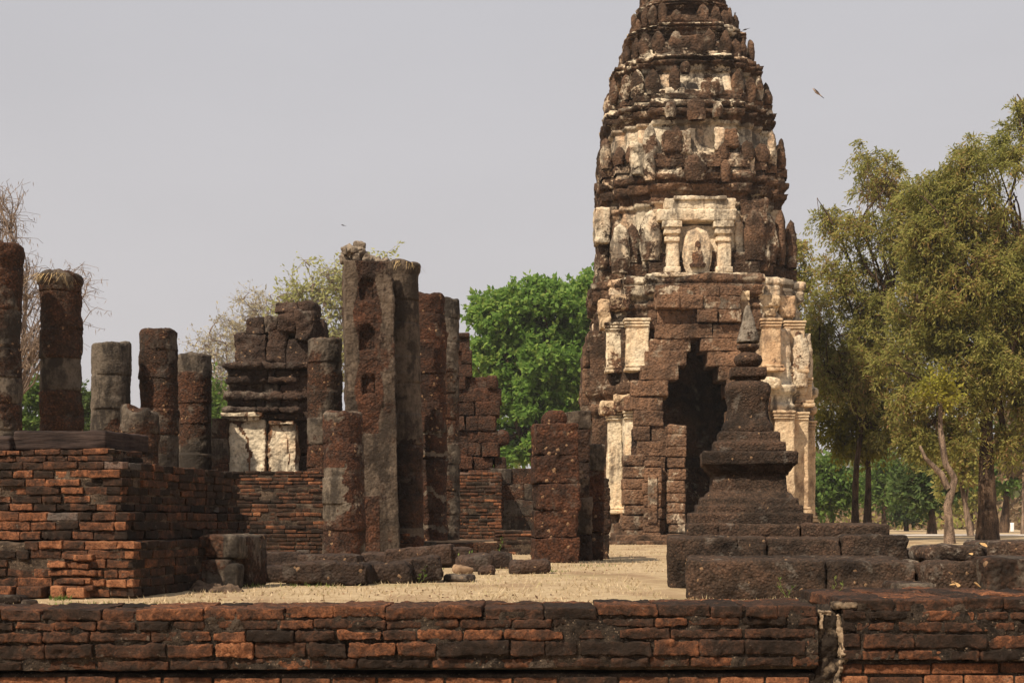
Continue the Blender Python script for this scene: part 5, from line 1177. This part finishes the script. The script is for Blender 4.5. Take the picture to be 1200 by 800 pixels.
# smaller trees in the park beyond the road on the right
G4 = 'small trees in the park on the right'
for (px, Y, top, w_, lean_, mats, lab, sd, r0, nn_) in [
        (1092, 72, 520, 40, 0, (M_BARKD, L_DARK), 'dark green small tree with a forked trunk left of the crooked pale tree', 1, .22, 200),
        (975, 80, 535, 36, 0, (M_BARKD, L_MID), 'fresh green low tree right beside the prang foot', 2, .15, 170),
        (1138, 62, 470, 30, 14, (M_BARKL, L_OLIVE), 'leaning tree with a thin pale trunk between the crooked tree and the thickest trunk', 3, .13, 60),
        (1036, 95, 525, 36, 0, (M_BARKD, L_MID), 'green tree in the gap between the dark trunks and the forked dark tree', 4, .18, 110),
        (1062, 100, 570, 22, 0, (M_BARKD, L_DARK), 'low dark bushy tree beyond the road', 5, .15, 80),
        (1176, 85, 480, 44, -6, (M_BARKD, L_MID), 'green tree with a leaning dark trunk right of the thickest trunk', 6, .25, 190),
        (1200, 70, 440, 34, 0, (M_BARKL, L_BROWN), 'nearly leafless pale branched tree at the right edge', 7, .14, 60),
        (1138, 100, 530, 30, 0, (M_BARKD, L_OLIVE), 'olive small tree behind the leaning pale trunk', 8, .18, 90)]:
    s = Y / F; h = (640 - top)
    tree('park_tree', (WX(px, Y), Y, 0), [(WX(px, Y), Y, 0), (WX(px - lean_ * .5, Y), Y, h * .22 * s), (WX(px - lean_, Y), Y, h * .45 * s)],
         [LB(px - lean_ * 1.2 - w_ * .3, top + h * .42, w_ * .7, h * .22, Y), LB(px - lean_ + w_ * .4, top + h * .35, w_ * .65, h * .22, Y), LB(px - lean_ * 1.2, top + h * .18, w_ * .6, h * .18, Y)],
         nn_, 46, .30, .17, mats, lab, group=G4, seed=40 + sd, r0=r0, cl_r=.8, twig=.014, limb_every=2, droop=.2)
# far wood that closes the view
rr = random.Random(70); ng = np.random.default_rng(70); fw, ft = MB(), MB()
woods = bpy.data.objects.new('far_wood', None)
for k in range(560):
    y = rr.uniform(125, 190); x = rr.uniform(-.62, .62) * y; 
    hgt = rr.uniform(5, 9.5) if not (-.1 < x / y < .1) else rr.uniform(4, 7)
    mi = rr.choice([0, 0, 1, 2, 0, 3, 3])
    c = np.array([x, y, hgt * .58]); n_ = 100
    P = c + ng.normal(0, 1, (n_, 3)) * np.array([1.8, 1.8, hgt * .2]); leaves_d = ng.normal(0, 1, (n_, 3))
    before = fw.n; leaves(fw, P, leaves_d, .95, .6, ng, .3); fw.qm[-1][:] = mi
    tube(fw, [(x, y, 0), (x + rr.uniform(-.5, .5), y, hgt * .3), (x + rr.uniform(-1, 1), y, hgt * .6)], [.18, .14, .08], 5, mi=4)
for k in range(700):   # dry undergrowth
    y = rr.uniform(112, 175); x = rr.uniform(-.62, .62) * y; n_ = 34
    P = np.array([x, y, .8]) + ng.normal(0, 1, (n_, 3)) * np.array([1.6, 1.0, .55]); P[:, 2] = np.abs(P[:, 2]); leaves(fw, P, ng.normal(0, 1, (n_, 3)), .7, .45, ng, .3); fw.qm[-1][:] = rr.choice([3, 3, 3, 2])
fo = fw.build('far_wood', [L_FAR, L_MID, L_OLIVE, L_BROWN, M_BARKL], loc=(0, 150, 0), smooth=False)
tag(fo, None, None, kind='stuff')

# ------------------------------------------------------------------ dry grass, weeds, leaves, birds
ng = np.random.default_rng(15); N = 62000
yy = 7.6 + (40 - 7.6) * ng.random(N) ** 2.2; hx = yy * .40 + .6; xx = ng.uniform(-1, 1, N) * hx
dens = vnoise(np.stack([xx * 1.1, yy * .7, yy * 0], 1)); keep = (dens > -.35) | (ng.random(N) < .25)
lxl = (xx - PO[0]) * math.cos(-PA) - 0 ; inpl = (xx < -2.9 - (yy - 11.4) * -.18) & (yy > 11.3) & (yy < 14.3)
inst = (xx > 1.3) & (xx < 4.2) & (yy > 11.3) & (yy < 15.8)
keep &= ~inpl & ~inst & ~((xx > 1.4) & (yy < 8.5))
xx, yy = xx[keep], yy[keep]; n = len(xx); zz = ground_z(xx, yy) - .004
h = ng.uniform(.012, .042, n) * (1 + .5 * (ng.random(n) > .93)); a = ng.uniform(0, 6.283, n); wv = ng.uniform(.0025, .005, n) * (1 + yy / 18)
b = np.stack([xx, yy, zz], 1); sd_ = np.stack([np.cos(a), np.sin(a), 0 * a], 1) * wv[:, None]
tip = b + np.stack([ng.normal(0, .022, n), ng.normal(0, .022, n), h], 1)
gb = MB(); gb.add(np.stack([b - sd_, b + sd_, tip], 1).reshape(-1, 3), None, np.arange(n * 3).reshape(n, 3))
L_STRAW = leafmat('dry_grass', [(.38, .28, .16), (.50, .38, .23), (.58, .46, .30), (.30, .26, .11)], .25)
tag(gb.build('dry_grass', L_STRAW, loc=(0, 10, 0), smooth=False), None, None, kind='stuff')
gg = MB()
for (px, py, nn_, rad) in [(287, 688, 130, .12), (300, 682, 90, .1), (92, 712, 160, .16), (70, 703, 60, .05), (655, 671, 60, .12), (370, 688, 50, .2), (690, 664, 60, .25), (160, 712, 60, .15)]:
    Yg = EYE * F / (py - HZ) - .05; x0 = WX(px, Yg)
    r_ = rad * np.sqrt(ng.random(nn_)); t = ng.uniform(0, 6.28, nn_); P = np.stack([x0 + r_ * np.cos(t) * 1.6, Yg + r_ * np.sin(t), 0 * r_ - .002], 1)
    leaves(gg, P, np.tile(np.array([0, 0, 1.0]), (nn_, 1)), .05, .008, ng, .5)
L_GRASS = leafmat('green_grass', [(.06, .11, .02), (.12, .17, .04), (.22, .22, .07)], .3)
tag(gg.build('green_grass', L_GRASS, loc=(0, 12, 0), smooth=False), None, None, kind='stuff')

lt = MB(); n = 2600
yy = 8.5 + 30 * ng.random(n) ** 2; xx = ng.uniform(-.36, .36, n) * yy; k_ = (vnoise(np.stack([xx * .8, yy * .6, yy * 0 + 3], 1)) > -.1) & ~((xx > 1.2) & (xx < 4.4) & (yy > 11) & (yy < 16)) & ~((xx < -2.6) & (yy > 11) & (yy < 14.6))
P = np.stack([xx, yy, ground_z(xx, yy) + .006], 1)[k_]; dd = ng.normal(0, 1, (len(P), 3)) * np.array([1, 1, .12]); leaves(lt, P, dd, .035, .018, ng, .15)
L_LIT = leafmat('leaf_litter_leaf', [(.09, .055, .035), (.20, .12, .07), (.34, .23, .13)], .1)
tag(lt.build('leaf_litter', L_LIT, loc=(0, 12, 0), smooth=False), None, None, kind='stuff')

def weed(px, py, Y, h, nl, label, seed, z=None):
    rr = random.Random(seed); ng_ = np.random.default_rng(seed); x, zb = WX(px, Y), WZ(py, Y) if z is None else z
    mb = MB(); 
    for s_ in range(2 + nl // 8):
        e = np.array([x + rr.uniform(-.5, .5) * h, Y + rr.uniform(-.2, .2) * h, zb + h * rr.uniform(.7, 1)]); p = limb(mb, (x, Y, zb - .01), e, .003, .0015, rr, .12, n=6, nseg=4)
        k = max(3, nl // 3); P = p[np.clip((ng_.random(k) * 6).astype(int), 1, 5)]; leaves(mb, P, ng_.normal(0, 1, (k, 3)) + np.array([0, 0, .6]), h * .20, h * .10, ng_, .3)
    return tag(mb.build('weed', L_GRASS, loc=(x, Y, zb), smooth=False), label, 'weed', 'weeds growing among the stones')
weed(923, 698, 11.2, .16, 14, 'small green weed leaning at the foot of the stupa plinth, above the brick wall', 1, 0)
weed(975, 694, 11.2, .20, 6, 'thin stalk of a weed standing against the joint of the stupa plinth', 2, 0)
weed(1016, 690, 11.15, .07, 9, 'tiny weed under the right end of the stupa plinth', 3, 0)
weed(545, 664, 17.6, .28, 20, 'pale leaved weed behind the tan broken shard', 4, 0)
weed(490, 682, 13.9, .2, 26, 'leafy weed growing over the right end of the long pointed stone', 5, .02)
weed(583, 646, 25.6, .35, 12, 'slim weed beside the low stub of brick wall', 6, 0)
weed(514, 676, 14.9, .14, 16, 'small weed between the long pointed stone and the flat grey stone', 7, 0)

def dry_leaf(px, py, Y, s_, label, seed, z=None):
    rr = random.Random(seed); mb = MB(); x, zb = WX(px, Y), WZ(py, Y) if z is None else z; v = []
    R = rotm(rr.uniform(-.6, .6), rr.uniform(-.6, .6), rr.uniform(0, 6))
    for i in range(7):
        t = i / 6; wv = s_ * .34 * math.sin(math.pi * min(1, t * .9 + .07)); cu = s_ * .25 * (t - .5) ** 2
        for s2 in (-1, 0, 1): v.append(np.array([s_ * (t - .5), s2 * wv, cu + abs(s2) * wv * .5]) @ R.T + np.array([x, Y, zb + s_ * .22]))
    mb.add(v, [(3*i + j, 3*i + j + 1, 3*i + j + 4, 3*i + j + 3) for i in range(6) for j in range(2)])
    return tag(mb.build('dry_leaf', M_DLEAF, loc=(x, Y, zb)), label, 'dry leaf', 'fallen dry leaves on the stones at the right')
M_DLEAF = plainmat('dry_leaf', (.30, .17, .07), (.55, .36, .17), 40, .2)
dry_leaf(1121, 688, 10.75, .075, 'larger curled tan leaf in front of the hollowed block', 1); dry_leaf(1145, 688, 10.75, .07, 'tan leaf at the right foot of the hollowed block', 2)
dry_leaf(1116, 687, 10.72, .05, 'small tan leaf just left of the larger curled leaf', 3); dry_leaf(1152, 641, 11.25, .07, 'tan leaf on the right end of the black cap block', 4); dry_leaf(1138, 651, 11.22, .05, 'pale leaf stuck on the face of the black cap block', 5)

def bird(px, py, Y, L, label, wings, ang, dark=True):
    x, z = WX(px, Y), WZ(py, Y); root = thing('bird', (x, Y, z), label, 'bird')
    mb = MB(); ca, sa = math.cos(ang), math.sin(ang); n = 11; pts = []; rad = []
    for i in range(n):
        t = i / (n - 1); pts.append((x + (t - .45) * L * ca, Y, z - (t - .45) * L * sa)); rad.append(L * np.interp(t, [0, .06, .16, .24, .4, .6, .75, .9, 1], [.004, .012, .065, .055, .12, .10, .045, .04, .03]))
    tube(mb, pts, rad, 10); mb.build('body', M_BPALE if not dark else M_BDARK, root)
    for s_ in (-1, 1):
        wb = MB(); v = []
        for i in range(6):
            t = i / 5; ln = (.55 if wings else .10); o = L * ln * t
            c = np.array([x + L * (-.12 + .30 * t) * ca, Y + s_ * L * (.07 + (.30 * t if wings else .04 * t)), z - L * (-.12 + .30 * t) * sa + (L * .10 * (1 - t) if wings else L * .05 * (1 - t)) + s_ * (L * .12 * t if wings else 0)])
            ch = L * .20 * (1 - .75 * t); d = np.array([ca, 0, -sa]) * ch; nn_ = np.array([0, 0, L * .012])
            v += [c - d + nn_, c + d + nn_, c + d - nn_, c - d - nn_]
        q_ = []
        for i in range(5):
            for j in range(4): q_.append((4*i + j, 4*i + (j+1) % 4, 4*i + 4 + (j+1) % 4, 4*i + 4 + j))
        q_ += [(0, 3, 2, 1), (20, 21, 22, 23)]
        wb.add(v, q_); wb.build('wing', M_BDARK, root)
    tl = MB(); rblock(tl, (x + L * .62 * ca, Y, z - L * .62 * sa), (L * .26, L * .10, L * .02), rotm(0, ang, 0), .004, .05, 0); tl.build('tail', M_BDARK, root)
    return root
M_BDARK = plainmat('bird_dark', (.03, .026, .028), (.07, .06, .06), 20, 0); M_BPALE = plainmat('bird_pale', (.45, .34, .27), (.20, .15, .12), 8, 0)
bird(957, 108, 38.0, .34, 'pale breasted bird flying in the sky right of the prang', True, .72, False)
bird(916, 197, PY - 1.0, .28, 'dark bird perched on the right shoulder of the prang', False, .35)
bird(873, 35, PY - 1.2, .20, 'small dark bird perched near the top of the prang at its right', False, -.3)
bird(402, 264, 90.0, .30, 'tiny far bird in the sky above the niche pillar', True, .2)
mk = MB(); rblock(mk, (WX(1186, 96), 96, .28), (.22, .2, .62), None, .04, .1, .004)
tag(mk.build('marker_post', plainmat('white_paint', (.75, .75, .75), (.8, .8, .8), 3, 0), loc=(WX(1186, 96), 96, 0)), 'small white marker post far off beyond the road at the right', 'marker post')

# ------------------------------------------------------------------ thin dry season haze
hb = MB(); X0_, X1_, Y0_, Y1_, Z0_, Z1_ = -1030.0, 1030.0, -40.0, 2260.0, -2.3, 19.8
hb.add([(X0_, Y0_, Z0_), (X1_, Y0_, Z0_), (X1_, Y1_, Z0_), (X0_, Y1_, Z0_), (X0_, Y0_, Z1_), (X1_, Y0_, Z1_), (X1_, Y1_, Z1_), (X0_, Y1_, Z1_)],
       [(0, 3, 2, 1), (4, 5, 6, 7), (0, 1, 5, 4), (1, 2, 6, 5), (2, 3, 7, 6), (3, 0, 4, 7)])
hz = bpy.data.materials.new('haze'); hz.use_nodes = True; hz.node_tree.nodes.clear()
pv = hz.node_tree.nodes.new('ShaderNodeVolumePrincipled'); pv.inputs['Color'].default_value = (.93, .92, .92, 1); pv.inputs['Density'].default_value = HAZE; pv.inputs['Anisotropy'].default_value = 0.1
ho = hz.node_tree.nodes.new('ShaderNodeOutputMaterial'); hz.node_tree.links.new(pv.outputs[0], ho.inputs['Volume'])
tag(hb.build('haze', hz, smooth=False), None, None, kind='stuff')
